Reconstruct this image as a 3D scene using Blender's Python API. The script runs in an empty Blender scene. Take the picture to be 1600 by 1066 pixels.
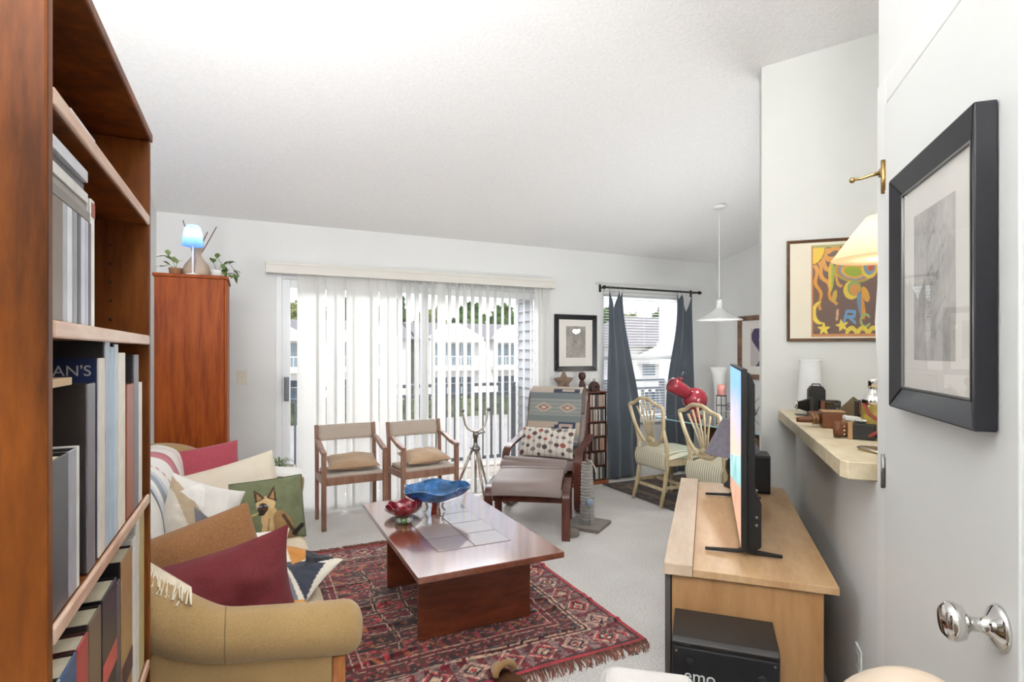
import bpy, math, random
from mathutils import Vector, Matrix, Euler, noise
random.seed(7)
S = bpy.context.scene
C = S.collection
PI = math.pi
cos, sin, sqrt, hyp = math.cos, math.sin, math.sqrt, math.hypot

# ------------------------------------------------------------------ camera
cd = bpy.data.cameras.new('camera'); cam = bpy.data.objects.new('camera', cd); C.objects.link(cam)
cam.location = (0, 0, 1.37); cam.rotation_euler = (PI/2, 0, -math.radians(25.5))
cd.sensor_width = 36; cd.lens = 860/1600*36; cd.shift_y = 17/1600; cd.clip_start = .05; cd.clip_end = 500
S.camera = cam
# ------------------------------------------------------------------ sky, sun, lights, exposure
w = bpy.data.worlds.new('sky'); S.world = w; w.use_nodes = True
wn = w.node_tree; bg = wn.nodes['Background']
sk = wn.nodes.new('ShaderNodeTexSky'); sk.sky_type = 'NISHITA'; sk.sun_disc = False
sk.sun_elevation = math.radians(52); sk.sun_rotation = math.radians(200); sk.dust_density = 1.5
hs = wn.nodes.new('ShaderNodeHueSaturation'); hs.inputs['Saturation'].default_value = .62
wn.links.new(sk.outputs[0], hs.inputs['Color']); wn.links.new(hs.outputs[0], bg.inputs[0])
bg.inputs[1].default_value = .22
def light(name, kind, loc, energy, rot=(0, 0, 0), col=(1, 1, 1), size=.1, sy=None):
    l = bpy.data.lights.new(name, kind); l.energy = energy; l.color = col
    if kind == 'AREA':
        l.size = size
        if sy: l.shape = 'RECTANGLE'; l.size_y = sy
    elif kind == 'SUN': l.angle = .01
    else: l.shadow_soft_size = size
    o = bpy.data.objects.new(name, l); C.objects.link(o); o.location = loc; o.rotation_euler = rot
    return o
light('sun', 'SUN', (0, 0, 20), 1.4, (math.radians(40), 0, math.radians(-25)), (1, .96, .9))
def aim(p, q): return (Vector(q)-Vector(p)).to_track_quat('-Z', 'Y').to_euler()
light('room_fill_light', 'AREA', (-.42, -.85, 2.3), 200, aim((0, 0, 0), (.10, .38, .92)), (.965, .985, 1), 1.0, .7)  # unseen area lamp behind the camera, added to brighten ceiling and room
light('dining_fill_light', 'AREA', (3.45, 2.5, 1.0), 13, aim((3.45, 2.5, 1.15), (2.5, 3.7, 2.75)), (.97, .985, 1), .7, .5)  # added fill hidden behind the kitchen wall, lifts the dining ceiling
light('bookshelf_fill_light', 'AREA', (-.42, 1.75, 1.55), 11, aim((0, 0, 0), (.62, .5, .6)), (.98, .99, 1), .35, .35)  # no lamp stands here; added uplight hidden by the bookshelf
light('kitchen_fill_light', 'AREA', (3.3, .9, 2.75), 2, (0, 0, 0), (1, .96, .9), .9, .9)  # added fill over the kitchen, without a fixture
light('outdoor_fill_light', 'AREA', (2.6, 9.5, 5.2), 1000, aim((2.6, 9.5, 5.2), (2.2, 4.4, .5)), (.97, .985, 1), 7, 3)  # area lamp added outside above the view to strengthen the daylight indoors
S.view_settings.view_transform = 'Standard'; S.view_settings.look = 'None'
S.view_settings.exposure = 0.52; S.view_settings.gamma = 1; S.view_settings.use_curve_mapping = False
S.cycles.use_denoising = True
S.cycles.max_bounces = 10; S.cycles.transparent_max_bounces = 24

# ------------------------------------------------------------------ mesh helpers
def lin(c):
    if isinstance(c, str): c = tuple(int(c[i:i+2], 16) for i in (0, 2, 4))
    r = [x/255 for x in c[:3]]
    return tuple((x/12.92 if x <= .04045 else ((x+.055)/1.055)**2.4) for x in r)
def B(b2, b1, z=0): return Vector(((b1+b2)*.70710678, (b1-b2)*.70710678, z))
RB = -PI/4
class MB:
    def __init__(s): s.v = []; s.f = []; s.sm = []; s.c = []
    def add(s, vs, fs, sm=False, M=None):
        n = len(s.v)
        for p in vs:
            p = Vector(p); s.v.append(M @ p if M else p)
        for f in fs: s.f.append([i+n for i in f]); s.sm.append(sm)
        return s
    def bx(s, x0, x1, y0, y1, z0, z1, M=None):
        v = [(x, y, z) for z in (z0, z1) for y in (y0, y1) for x in (x0, x1)]
        return s.add(v, [(0, 2, 3, 1), (4, 5, 7, 6), (0, 1, 5, 4), (2, 6, 7, 3), (0, 4, 6, 2), (1, 3, 7, 5)], False, M)
    def bar(s, p, q, w, h, up=(0, 0, 1)):
        p = Vector(p); q = Vector(q); d = q-p; L = d.length; d.normalize(); u = Vector(up)
        if abs(d.dot(u)) > .98: u = Vector((0, 1, 0))
        r = d.cross(u).normalized(); u = r.cross(d)
        M = Matrix((r, d, u)).transposed().to_4x4(); M.translation = p
        return s.bx(-w/2, w/2, 0, L, -h/2, h/2, M)
    def tube(s, pts, r, n=8, closed=False, sy=1.0, up=None, sm=True):
        pts = [Vector(p) for p in pts]; m = len(pts); vs = []; fs = []; pr = None
        for i, p in enumerate(pts):
            if closed: d = pts[(i+1) % m]-pts[i-1]
            else: d = pts[min(i+1, m-1)]-pts[max(i-1, 0)]
            d.normalize()
            if pr is None:
                a = Vector(up) if up else (Vector((0, 0, 1)) if abs(d.z) < .9 else Vector((1, 0, 0)))
                pr = (a-d*a.dot(d)).normalized()
            else: pr = (pr-d*pr.dot(d)).normalized()
            b = d.cross(pr); rr = r[i] if isinstance(r, (list, tuple)) else r
            for k in range(n):
                t = 2*PI*(k+.5)/n; vs.append(p+pr*(rr*cos(t))+b*(rr*sy*sin(t)))
        for i in range(m if closed else m-1):
            j = (i+1) % m
            for k in range(n): fs.append((i*n+k, i*n+(k+1) % n, j*n+(k+1) % n, j*n+k))
        if not closed: fs.append(tuple(range(n))[::-1]); fs.append(tuple(range((m-1)*n, m*n)))
        return s.add(vs, fs, sm)
    def lathe(s, prof, n=24, c=(0, 0, 0), M=None, rf=None, sm=True):
        vs = []; fs = []; m = len(prof)
        for r, z in prof:
            for k in range(n):
                t = 2*PI*k/n; q = r*(rf(t, z) if rf else 1)
                vs.append((c[0]+q*cos(t), c[1]+q*sin(t), c[2]+z))
        for i in range(m-1):
            for k in range(n): fs.append((i*n+k, i*n+(k+1) % n, (i+1)*n+(k+1) % n, (i+1)*n+k))
        if prof[0][0] > 1e-4: fs.append(tuple(range(n))[::-1])
        if prof[-1][0] > 1e-4: fs.append(tuple(range((m-1)*n, m*n)))
        return s.add(vs, fs, sm, M)
    def cyl(s, p, q, r, n=16, r2=None):
        return s.tube([p, q], [r, r2 if r2 is not None else r], n)
    def prism(s, poly, z0, z1, M=None, sm=False):
        n = len(poly); vs = [(x, y, z0) for x, y in poly]+[(x, y, z1) for x, y in poly]
        fs = [tuple(range(n))[::-1], tuple(range(n, 2*n))]+[(i, (i+1) % n, n+(i+1) % n, n+i) for i in range(n)]
        return s.add(vs, fs, sm, M)
    def sph(s, c, r, n=16, m=10, sc=(1, 1, 1), M=None, fn=None):
        vs = []; fs = []
        for i in range(m+1):
            a = PI*i/m
            for k in range(n):
                t = 2*PI*k/n; d = Vector((sin(a)*cos(t), sin(a)*sin(t), cos(a)))
                q = r*(fn(d) if fn else 1)
                vs.append((c[0]+d.x*q*sc[0], c[1]+d.y*q*sc[1], c[2]+d.z*q*sc[2]))
        for i in range(m):
            for k in range(n): fs.append((i*n+k, (i+1)*n+k, (i+1)*n+(k+1) % n, i*n+(k+1) % n))
        return s.add(vs, fs, True, M)
    def grid(s, fn, nu, nv, cf=None, sm=True, M=None, closeu=False):
        vs = []; fs = []
        mu = nu if closeu else nu+1
        for j in range(nv+1):
            for i in range(mu):
                vs.append(fn(i/nu, j/nv))
                if cf: s.c.append(cf(i/nu, j/nv))
        for j in range(nv):
            for i in range(nu):
                i2 = (i+1) % mu if closeu else i+1
                fs.append((j*mu+i, j*mu+i2, (j+1)*mu+i2, (j+1)*mu+i))
        return s.add(vs, fs, sm, M)
    def build(s, name, mat, parent=None, bev=0, seg=2, solid=0, subs=0, off=0):
        me = bpy.data.meshes.new(name); me.from_pydata([tuple(p) for p in s.v], [], s.f); me.update()
        me.polygons.foreach_set('use_smooth', s.sm)
        if s.c and len(s.c) == len(s.v):
            a = me.color_attributes.new('Col', 'FLOAT_COLOR', 'POINT')
            fl = []
            for c in s.c: fl += [c[0], c[1], c[2], 1]
            a.data.foreach_set('color', fl)
        o = bpy.data.objects.new(name, me); C.objects.link(o)
        if mat: me.materials.append(mat)
        if parent: o.parent = parent
        if solid: m = o.modifiers.new('solid', 'SOLIDIFY'); m.thickness = solid; m.offset = off
        if bev:
            m = o.modifiers.new('bev', 'BEVEL'); m.width = bev; m.segments = seg; m.limit_method = 'ANGLE'; m.angle_limit = .6
        if subs: m = o.modifiers.new('sub', 'SUBSURF'); m.levels = subs; m.render_levels = subs
        return o
def bxo(name, mat, parent, x0, x1, y0, y1, z0, z1, bev=.003): return MB().bx(x0, x1, y0, y1, z0, z1).build(name, mat, parent, bev)
def tag(o, label, cat, group=None):
    o['label'] = label; o['category'] = cat
    if group: o['group'] = group
    return o
def thing(name, label, cat, loc=(0, 0, 0), rz=0, group=None):
    o = bpy.data.objects.new(name, None); C.objects.link(o); o.location = loc; o.rotation_euler = (0, 0, rz)
    return tag(o, label, cat, group)
def struct(o): o['kind'] = 'structure'; return o
def empty_struct(name, loc=(0, 0, 0), rz=0):
    o = bpy.data.objects.new(name, None); C.objects.link(o); o.location = loc; o.rotation_euler = (0, 0, rz); return struct(o)
def kids(o): return [c for c in bpy.data.objects if c.parent == o]
def dup(root, loc, rz, label, kl=None):
    r = root.copy(); C.objects.link(r); r.location = loc; r.rotation_euler = (0, 0, rz); r['label'] = label
    for ch in kids(root):
        c = ch.copy(); C.objects.link(c); c.parent = r
        for g in kids(ch):
            d = g.copy(); C.objects.link(d); d.parent = c
    return r
def clone(o, parent, loc=None, rot=None):
    c = o.copy(); C.objects.link(c); c.parent = parent
    if loc is not None: c.location = loc
    if rot is not None: c.rotation_euler = rot
    return c
def text(name, s, size, mat, parent, loc, rot, ext=.0006, align='LEFT'):
    cu = bpy.data.curves.new(name, 'FONT'); cu.body = s; cu.size = size; cu.extrude = ext; cu.align_x = align
    o = bpy.data.objects.new(name, cu); C.objects.link(o); dg = bpy.context.evaluated_depsgraph_get()
    me = bpy.data.meshes.new_from_object(o.evaluated_get(dg)); bpy.data.objects.remove(o)
    o = bpy.data.objects.new(name, me); C.objects.link(o); me.materials.clear(); me.materials.append(mat); o.parent = parent
    o.location = loc; o.rotation_euler = rot; return o

# ------------------------------------------------------------------ materials
def newmat(name):
    m = bpy.data.materials.new(name); m.use_nodes = True; t = m.node_tree
    return m, t, t.nodes['Principled BSDF']
def tcoord(t, scale=(1, 1, 1), kind='Object'):
    c = t.nodes.new('ShaderNodeTexCoord'); mp = t.nodes.new('ShaderNodeMapping'); mp.inputs['Scale'].default_value = scale
    t.links.new(c.outputs[kind], mp.inputs[0]); return mp.outputs[0]
def nnoise(t, vec, scale, detail=3, rough=.5):
    n = t.nodes.new('ShaderNodeTexNoise'); n.inputs['Scale'].default_value = scale; n.inputs['Detail'].default_value = detail
    n.inputs['Roughness'].default_value = rough; t.links.new(vec, n.inputs['Vector']); return n.outputs['Fac']
def ramp(t, fac, stops):
    r = t.nodes.new('ShaderNodeValToRGB'); e = r.color_ramp.elements
    while len(e) < len(stops): e.new(.5)
    for el, (p, c) in zip(e, stops): el.position = p; el.color = (*c, 1)
    t.links.new(fac, r.inputs[0]); return r.outputs[0]
def bumpn(t, bs, fac, strength, dist=.01):
    b = t.nodes.new('ShaderNodeBump'); b.inputs['Strength'].default_value = strength; b.inputs['Distance'].default_value = dist
    t.links.new(fac, b.inputs['Height']); t.links.new(b.outputs[0], bs.inputs['Normal'])
def M_(name, col, rough=.5, metal=0, var=.06, vs=8, bump=0, bs_=200, spec=.5, sheen=0, trans=0, coat=0, ior=1.45, alpha=1):
    m, t, b = newmat(name); c = lin(col) if isinstance(col, (str,)) else col
    v = tcoord(t); n = nnoise(t, v, vs)
    lo = tuple(max(0, x*(1-var)) for x in c); hi = tuple(min(1, x*(1+var)) for x in c)
    t.links.new(ramp(t, n, [(.3, lo), (.7, hi)]), b.inputs['Base Color'])
    b.inputs['Roughness'].default_value = rough; b.inputs['Metallic'].default_value = metal
    b.inputs['Specular IOR Level'].default_value = spec; b.inputs['Sheen Weight'].default_value = sheen
    b.inputs['Transmission Weight'].default_value = trans; b.inputs['Coat Weight'].default_value = coat; b.inputs['IOR'].default_value = ior
    if bump: bumpn(t, b, nnoise(t, v, bs_, 2), bump, .003)
    return m
def wood(name, dark, light_, scale=(1, 1, 1), rough=.35, g=9, coat=0, spec=.5):
    m, t, b = newmat(name); v = tcoord(t, scale)
    n1 = nnoise(t, v, g, 6, .6); n2 = nnoise(t, v, g*5, 3, .6)
    mx = t.nodes.new('ShaderNodeMath'); mx.operation = 'MULTIPLY_ADD'; mx.inputs[1].default_value = .35
    t.links.new(n2, mx.inputs[0]); t.links.new(n1, mx.inputs[2])
    d, l = lin(dark), lin(light_); mid = tuple((a+c)/2 for a, c in zip(d, l))
    t.links.new(ramp(t, mx.outputs[0], [(.48, d), (.66, mid), (.85, l)]), b.inputs['Base Color'])
    b.inputs['Roughness'].default_value = rough; b.inputs['Coat Weight'].default_value = coat; b.inputs['Specular IOR Level'].default_value = spec
    b.inputs['Coat Roughness'].default_value = .12
    bumpn(t, b, n2, .06, .002); return m
def fabric(name, c1, c2, sc=160, bump=.35, rough=.9, sheen=.2, big=3):
    m, t, b = newmat(name); v = tcoord(t)
    wx = t.nodes.new('ShaderNodeTexNoise'); wx.inputs['Scale'].default_value = sc*1.8; wx.inputs['Detail'].default_value = 2
    t.links.new(v, wx.inputs['Vector']); nb = nnoise(t, v, big)
    ad = t.nodes.new('ShaderNodeMath'); ad.operation = 'MULTIPLY_ADD'; ad.inputs[1].default_value = .35
    t.links.new(nb, ad.inputs[0]); t.links.new(wx.outputs['Fac'], ad.inputs[2])
    t.links.new(ramp(t, ad.outputs[0], [(.35, lin(c1)), (1.0, lin(c2))]), b.inputs['Base Color'])
    b.inputs['Roughness'].default_value = rough; b.inputs['Sheen Weight'].default_value = sheen
    bumpn(t, b, wx.outputs['Fac'], bump, .004); return m
def attr(name, rough=.85, bump=.25, bs_=220, sheen=.1, emit=0, spec=.3):
    m, t, b = newmat(name); a = t.nodes.new('ShaderNodeAttribute'); a.attribute_name = 'Col'
    v = tcoord(t); n = nnoise(t, v, bs_, 2)
    mx = t.nodes.new('ShaderNodeMix'); mx.data_type = 'RGBA'; mx.blend_type = 'MULTIPLY'; mx.inputs[0].default_value = .25 if not emit else 0
    t.links.new(a.outputs['Color'], mx.inputs[6]); t.links.new(ramp(t, n, [(.3, (.6, .6, .6)), (.7, (1, 1, 1))]), mx.inputs[7])
    t.links.new(mx.outputs[2], b.inputs['Base Color'])
    b.inputs['Roughness'].default_value = rough; b.inputs['Sheen Weight'].default_value = sheen; b.inputs['Specular IOR Level'].default_value = spec
    if emit:
        t.links.new(a.outputs['Color'], b.inputs['Emission Color']); b.inputs['Emission Strength'].default_value = emit
        b.inputs['Base Color'].default_value = (.01, .01, .01, 1)
        for l in list(b.inputs['Base Color'].links): t.links.remove(l)
    elif bump: bumpn(t, b, n, bump, .003)
    return m
def glassmat(name, tint=(1, 1, 1), refl=1.0):
    m = bpy.data.materials.new(name); m.use_nodes = True; t = m.node_tree; t.nodes.clear()
    o = t.nodes.new('ShaderNodeOutputMaterial'); tr = t.nodes.new('ShaderNodeBsdfTransparent'); gl = t.nodes.new('ShaderNodeBsdfGlossy')
    tr.inputs[0].default_value = (*tint, 1); gl.inputs['Roughness'].default_value = .01
    lw = t.nodes.new('ShaderNodeLayerWeight'); lw.inputs[0].default_value = .5
    pw = t.nodes.new('ShaderNodeMath'); pw.operation = 'POWER'; pw.inputs[1].default_value = 4; t.links.new(lw.outputs['Facing'], pw.inputs[0])
    fr = t.nodes.new('ShaderNodeMath'); fr.operation = 'MULTIPLY_ADD'; fr.inputs[1].default_value = .85; fr.inputs[2].default_value = .035; t.links.new(pw.outputs[0], fr.inputs[0])
    ml = t.nodes.new('ShaderNodeMath'); ml.operation = 'MULTIPLY'; ml.inputs[1].default_value = refl; t.links.new(fr.outputs[0], ml.inputs[0])
    mx = t.nodes.new('ShaderNodeMixShader'); t.links.new(ml.outputs[0], mx.inputs[0]); t.links.new(tr.outputs[0], mx.inputs[1]); t.links.new(gl.outputs[0], mx.inputs[2])
    t.links.new(mx.outputs[0], o.inputs[0]); return m
def translucent(name, col, mixf=.5, var=.03):
    m = bpy.data.materials.new(name); m.use_nodes = True; t = m.node_tree; t.nodes.clear()
    o = t.nodes.new('ShaderNodeOutputMaterial'); d = t.nodes.new('ShaderNodeBsdfDiffuse'); tr = t.nodes.new('ShaderNodeBsdfTranslucent')
    c = lin(col); v = tcoord(t); r = ramp(t, nnoise(t, v, 30), [(.3, tuple(x*(1-var) for x in c)), (.7, c)])
    t.links.new(r, d.inputs[0]); t.links.new(r, tr.inputs[0])
    mx = t.nodes.new('ShaderNodeMixShader'); mx.inputs[0].default_value = mixf
    t.links.new(d.outputs[0], mx.inputs[1]); t.links.new(tr.outputs[0], mx.inputs[2]); t.links.new(mx.outputs[0], o.inputs[0]); return m
def emitmat(name, col, st):
    m, t, b = newmat(name); b.inputs['Base Color'].default_value = (*lin(col), 1); b.inputs['Emission Color'].default_value = (*lin(col), 1)
    b.inputs['Emission Strength'].default_value = st; return m

m_wall = M_('wall_paint', 'E7E7E5', .75, var=.015, vs=2, bump=.22, bs_=120, spec=.2)
m_wall2 = M_('kitchen_wall_paint', 'D8D8D3', .75, var=.02, vs=2, bump=.22, bs_=120, spec=.2)
m_ceil = M_('popcorn_ceiling', 'F7F7F6', .95, var=.03, vs=60, bump=.7, bs_=62, spec=.1)
m_carpet = fabric('carpet', 'B6B0AA', 'F3EFEA', 62, 1.0, 1, .3, 3)
m_trim = M_('white_trim', 'EAEAE8', .45, var=.01)
m_door = M_('door_paint', 'E4E5E3', .42, var=.012, vs=3, bump=.04, bs_=60)
m_vinyl = M_('white_vinyl', 'E8EAEA', .35, var=.01)
m_glass = glassmat('window_glass')
m_picglass = glassmat('picture_glass', (1, 1, 1), .9)
m_black = M_('black_paint', '17171A', .4, var=.15)
m_blackmatte = M_('black_plastic', '1C1B1B', .55, var=.1)
m_chrome = M_('chrome', 'D8D6D2', .08, 1, var=.02)
m_steel = M_('brushed_metal', '8E8D8B', .35, 1, var=.08)
m_brass = M_('brass', 'A98D5C', .3, 1, var=.08)
m_paper = M_('paper', 'E9E2D0', .9, var=.05, vs=60)
m_matboard = M_('mat_board', 'E7E3DC', .9, var=.012)
m_teak = wood('teak', '4A250D', '804519', (2.2, 2.2, .35), .4, 7, 0, .15)
m_teak_highlight = wood('teak_edge_highlight', 'B58362', 'E3C6B0', (2, .3, 2), .3, 7)  # pale pinkish tone paints the highlight along the shelf fronts
m_oakbrown = wood('brown_oak_veneer', '742F0E', '9C4D1A', (3, 3, .28), .45, 8, 0, .12)
m_cherry = wood('cherry', '74402F', '8E523E', (5, .5, 3), .14, 5, 1.0, 1.0); m_cherry.node_tree.nodes['Principled BSDF'].inputs['Coat IOR'].default_value = 1.75
m_cherryd = wood('cherry_panel', '5E2C1C', '8A4A2F', (.6, 3, 2.5), .3, 5)
m_maple = wood('maple_laminate', 'BA9064', 'D6B287', (2.2, .5, 1.2), .35, 5)
m_maplev = wood('maple_panel', 'A87A4C', 'C29566', (2.2, 2, .4), .4, 5)
m_mahog = wood('reddish_brown_wood', '3E1D15', '6C3D31', (3, 3, .5), .3, 6)
m_beech = wood('warm_beech', '7A5240', 'A9826C', (3, 3, .5), .4, 6)
m_cream = wood('pickled_oak', 'B9A279', 'DCCBA8', (3, 3, .5), .45, 6)
m_darkwood = wood('dark_brown_wood', '3A241A', '6A4630', (3, 3, .5), .4, 6)
m_frame = M_('dark_frame', '14131A', .32, var=.1, vs=20)
m_white = M_('white_enamel', 'EEEEEC', .3, var=.01)
def simple(name, col, rough=.6, **k): return M_(name, col, rough, **k)
# ------------------------------------------------------------------ room shell
X0, X1, Y1, YR = -.64, 5.09, 4.95, -2.5
def zc(y): return 2.44+.214*(Y1-y)
struct(MB().bx(X0-.2, X1+.2, YR-.2, Y1+.15, -.2, 0).build('floor', m_carpet))
mb = MB(); v = []
for x in (X0-.2, X1+.2):
    for y in (YR-.2, Y1+.15): v += [(x, y, zc(y)), (x, y, zc(y)+.15)]
mb.add(v, [(0, 2, 6, 4), (1, 5, 7, 3), (0, 1, 3, 2), (4, 6, 7, 5), (0, 4, 5, 1), (2, 3, 7, 6)])
struct(mb.build('ceiling', m_ceil))
mb = MB()  # back wall with sliding door and window openings
DX0, DX1, DZ = .2, 2.76, 2.03
WX0, WX1, WZ0, WZ1 = 3.46, 4.60, .60, 2.03
yb = Y1+.14
mb.bx(X0, DX0, Y1, yb, 0, 2.44); mb.bx(DX0, DX1, Y1, yb, DZ, 2.44); mb.bx(DX1, WX0, Y1, yb, 0, 2.44)
mb.bx(WX0, WX1, Y1, yb, 0, WZ0); mb.bx(WX0, WX1, Y1, yb, WZ1, 2.44); mb.bx(WX1, X1, Y1, yb, 0, 2.44)
struct(mb.build('wall_back', m_wall))
def sidewall(name, x0, x1):
    mb = MB()
    v = [(x, y, z) for x in (x0, x1) for (y, z) in ((YR, 0), (Y1, 0), (Y1, zc(Y1)), (YR, zc(YR)))]
    mb.add(v, [(0, 1, 2, 3), (7, 6, 5, 4), (0, 4, 5, 1), (1, 5, 6, 2), (2, 6, 7, 3), (3, 7, 4, 0)]); return struct(mb.build(name, m_wall))
sidewall('wall_left', X0-.12, X0); sidewall('wall_right', X1, X1+.12)
struct(MB().bx(X0, X1, YR-.12, YR, 0, zc(YR)).build('wall_rear', m_wall))
def bwall(name, b2a, b2b, b1a, b1b, z0, z1, mat, top=True):
    mb = MB(); c = [B(b2a, b1a), B(b2b, b1a), B(b2b, b1b), B(b2a, b1b)]
    vs = [(p.x, p.y, z0) for p in c]+[(p.x, p.y, zc(p.y)+.02 if top else z1) for p in c]
    mb.add(vs, [(0, 3, 2, 1), (4, 5, 6, 7), (0, 1, 5, 4), (1, 2, 6, 5), (2, 3, 7, 6), (3, 0, 4, 7)])
    return struct(mb.build(name, mat, None, 0))
bwall('wall_kitchen', .298, 2.6, 3.483, 3.62, 0, 0, m_wall2)
bwall('wall_bar', .475, .59, 1.88, 3.482, 0, .985, m_wall, False)
bwall('wall_entry', .475, .59, -.4, 1.88, 0, 0, m_wall)
# closet door with casing (frame B: local X = b2, local Y = b1)
d = empty_struct('door_1', (0, 0, 0), RB)
MB().bx(.447, .4745, 1.045, 1.719, .012, 2.027).build('door_slab', m_door, d, .003)
mb = MB().bx(.453, .4745, 1.729, 1.81, 0, 2.115).bx(.453, .4745, .965, 1.039, 0, 2.115).bx(.453, .4745, 1.039, 1.729, 2.037, 2.115)
mb.build('door_casing', m_trim, d, .004)
mb = MB(); Mk = Matrix.Translation((.447, 1.10, .925)) @ Matrix.Rotation(-PI/2, 4, 'Y')
mb.lathe([(.0, 0), (.036, .0), (.036, .004), (.032, .009), (.018, .016), (.013, .022), (.011, .03), (.011, .04), (.016, .046), (.027, .052), (.031, .062), (.030, .072), (.022, .079), (.0, .081)], 32, M=Mk)
mb.build('door_knob', m_chrome, d)
for z in (1.84, 1.05, .25):
    MB().cyl((.446, 1.7255, z-.045), (.446, 1.7255, z+.045), .0055, 10).bx(.4465, .4475, 1.706, 1.745, z-.04, z+.04).build('hinge', m_steel if z < 1.8 else m_brass, d)
h = thing('coat_hook', 'small brass hook sticking out of the wall corner above the big framed drawing', 'hook', (0, 0, 0), RB)
MB().cyl((.453, 1.765, 1.862), (.447, 1.765, 1.862), .012, 14).build('hook_plate', m_brass, h)
MB().tube([(.452, 1.765, 1.862), (.43, 1.768, 1.86), (.405, 1.772, 1.853), (.388, 1.776, 1.853)], [.005, .0055, .0035, .004], 8).sph((.385, 1.777, 1.852), .008, 10, 8).build('hook_arm', m_brass, h)
# baseboards
struct(MB().bx(X0, DX0, Y1-.012, Y1, 0, .08).bx(DX1, X1, Y1-.012, Y1, 0, .08).build('baseboard_back', m_trim, None, .003))
struct(MB().bx(X0, X0+.012, -.5, Y1-.012, 0, .08).build('baseboard_left', m_trim, None, .003))
struct(MB().bx(X1-.012, X1, 2.5, Y1-.012, 0, .08).build('baseboard_right', m_trim, None, .003))
# sliding glass door
d = empty_struct('door_2')
fy0, fy1 = Y1+.02, Y1+.12
MB().bx(DX0, DX0+.045, fy0, fy1, 0, DZ).bx(DX1-.045, DX1, fy0, fy1, 0, DZ).bx(DX0+.045, DX1-.045, fy0, fy1, DZ-.05, DZ).bx(DX0+.045, DX1-.045, fy0, fy1, 0, .035).build('door_frame', m_vinyl, d, .003)
xm = (DX0+DX1)/2
def panel(x0, x1, y):
    MB().bx(x0, x0+.065, y, y+.035, .036, DZ-.051).bx(x1-.065, x1, y, y+.035, .036, DZ-.051).bx(x0+.065, x1-.065, y, y+.035, .036, .12).bx(x0+.065, x1-.065, y, y+.035, DZ-.12, DZ-.051).build('sash', m_vinyl, d, .003)
    MB().bx(x0+.06, x1-.06, y+.013, y+.019, .115, DZ-.115).build('pane', m_glass, d)
panel(DX0+.046, xm+.03, Y1+.025); panel(xm-.03, DX1-.046, Y1+.07)
mb = MB().bx(DX0+.06, DX0+.1, Y1+.005, Y1+.024, .96, 1.16).bx(DX0+.068, DX0+.092, Y1-.02, Y1+.005, .97, 1.0).bx(DX0+.068, DX0+.092, Y1-.02, Y1+.005, 1.12, 1.15).bx(DX0+.068, DX0+.092, Y1-.032, Y1-.02, .97, 1.15)
mb.build('door_handle', simple('grey_handle', '7E8086', .35, metal=.6), d, .003)
MB().bx(DX0-.002, DX0, Y1-.002, Y1+.001, 0, .01).build('threshold_end', m_vinyl, d)
# dining window
d = empty_struct('window_1')
MB().bx(WX0, WX0+.045, Y1+.06, Y1+.13, WZ0, WZ1).bx(WX1-.045, WX1, Y1+.06, Y1+.13, WZ0, WZ1).bx(WX0+.045, WX1-.045, Y1+.06, Y1+.13, WZ1-.045, WZ1).bx(WX0+.045, WX1-.045, Y1+.06, Y1+.13, WZ0, WZ0+.045).bx(WX0+.045, WX1-.045, Y1+.065, Y1+.125, 1.285, 1.33).build('window_frame', m_vinyl, d, .003)
for z0, z1 in ((WZ0+.04, 1.29), (1.325, WZ1-.04)): MB().bx(WX0+.04, WX1-.04, Y1+.09, Y1+.095, z0, z1).build('pane', m_glass, d)
MB().bx(WX0-.02, WX1+.02, Y1-.035, Y1+.06, WZ0-.025, WZ0).build('window_sill', m_trim, d, .004)
# light switch, outlet
t = thing('light_switch', 'cream light switch plate on the back wall left of the sliding door', 'switch', (-.055, Y1, 1.165))
MB().bx(-.036, .036, -.006, -.0005, -.058, .058).build('switch_plate', simple('ivory_plastic', 'E2DCCB', .4), t, .003)
MB().bx(-.005, .005, -.014, -.006, -.011, .011).build('toggle', simple('ivory_toggle', 'D8D0BC', .4), t, .001)
t = thing('wall_outlet', 'white electrical outlet low on the half wall behind the wooden media stand', 'outlet', B(.475, 2.09, .34), RB)
MB().bx(-.007, -.0005, -.036, .036, -.058, .058).build('outlet_plate', m_white, t, .002)
for z in (-.025, .025): MB().bx(-.009, -.007, -.017, .017, z-.015, z+.015).build('socket', simple('ivory_socket', 'D9D6CC', .4), t, .002)
# bar counter
MB().prism([(.385, 1.93), (.40, 1.90), (.9, 1.90), (.9, 3.482), (.385, 3.482)], .986, 1.04).build('bar_counter', wood('counter_laminate', 'CDBB98', 'E6D9BC', (1, 1, 1), .45, 14)).rotation_euler = (0, 0, RB)
tag(bpy.data.objects['bar_counter'], 'beige laminate bar counter on top of the half wall, holding vintage cameras', 'counter')
_m = bpy.data.objects['bar_counter'].modifiers.new('b', 'BEVEL'); _m.width = .003; _m.limit_method = 'ANGLE'

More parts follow.
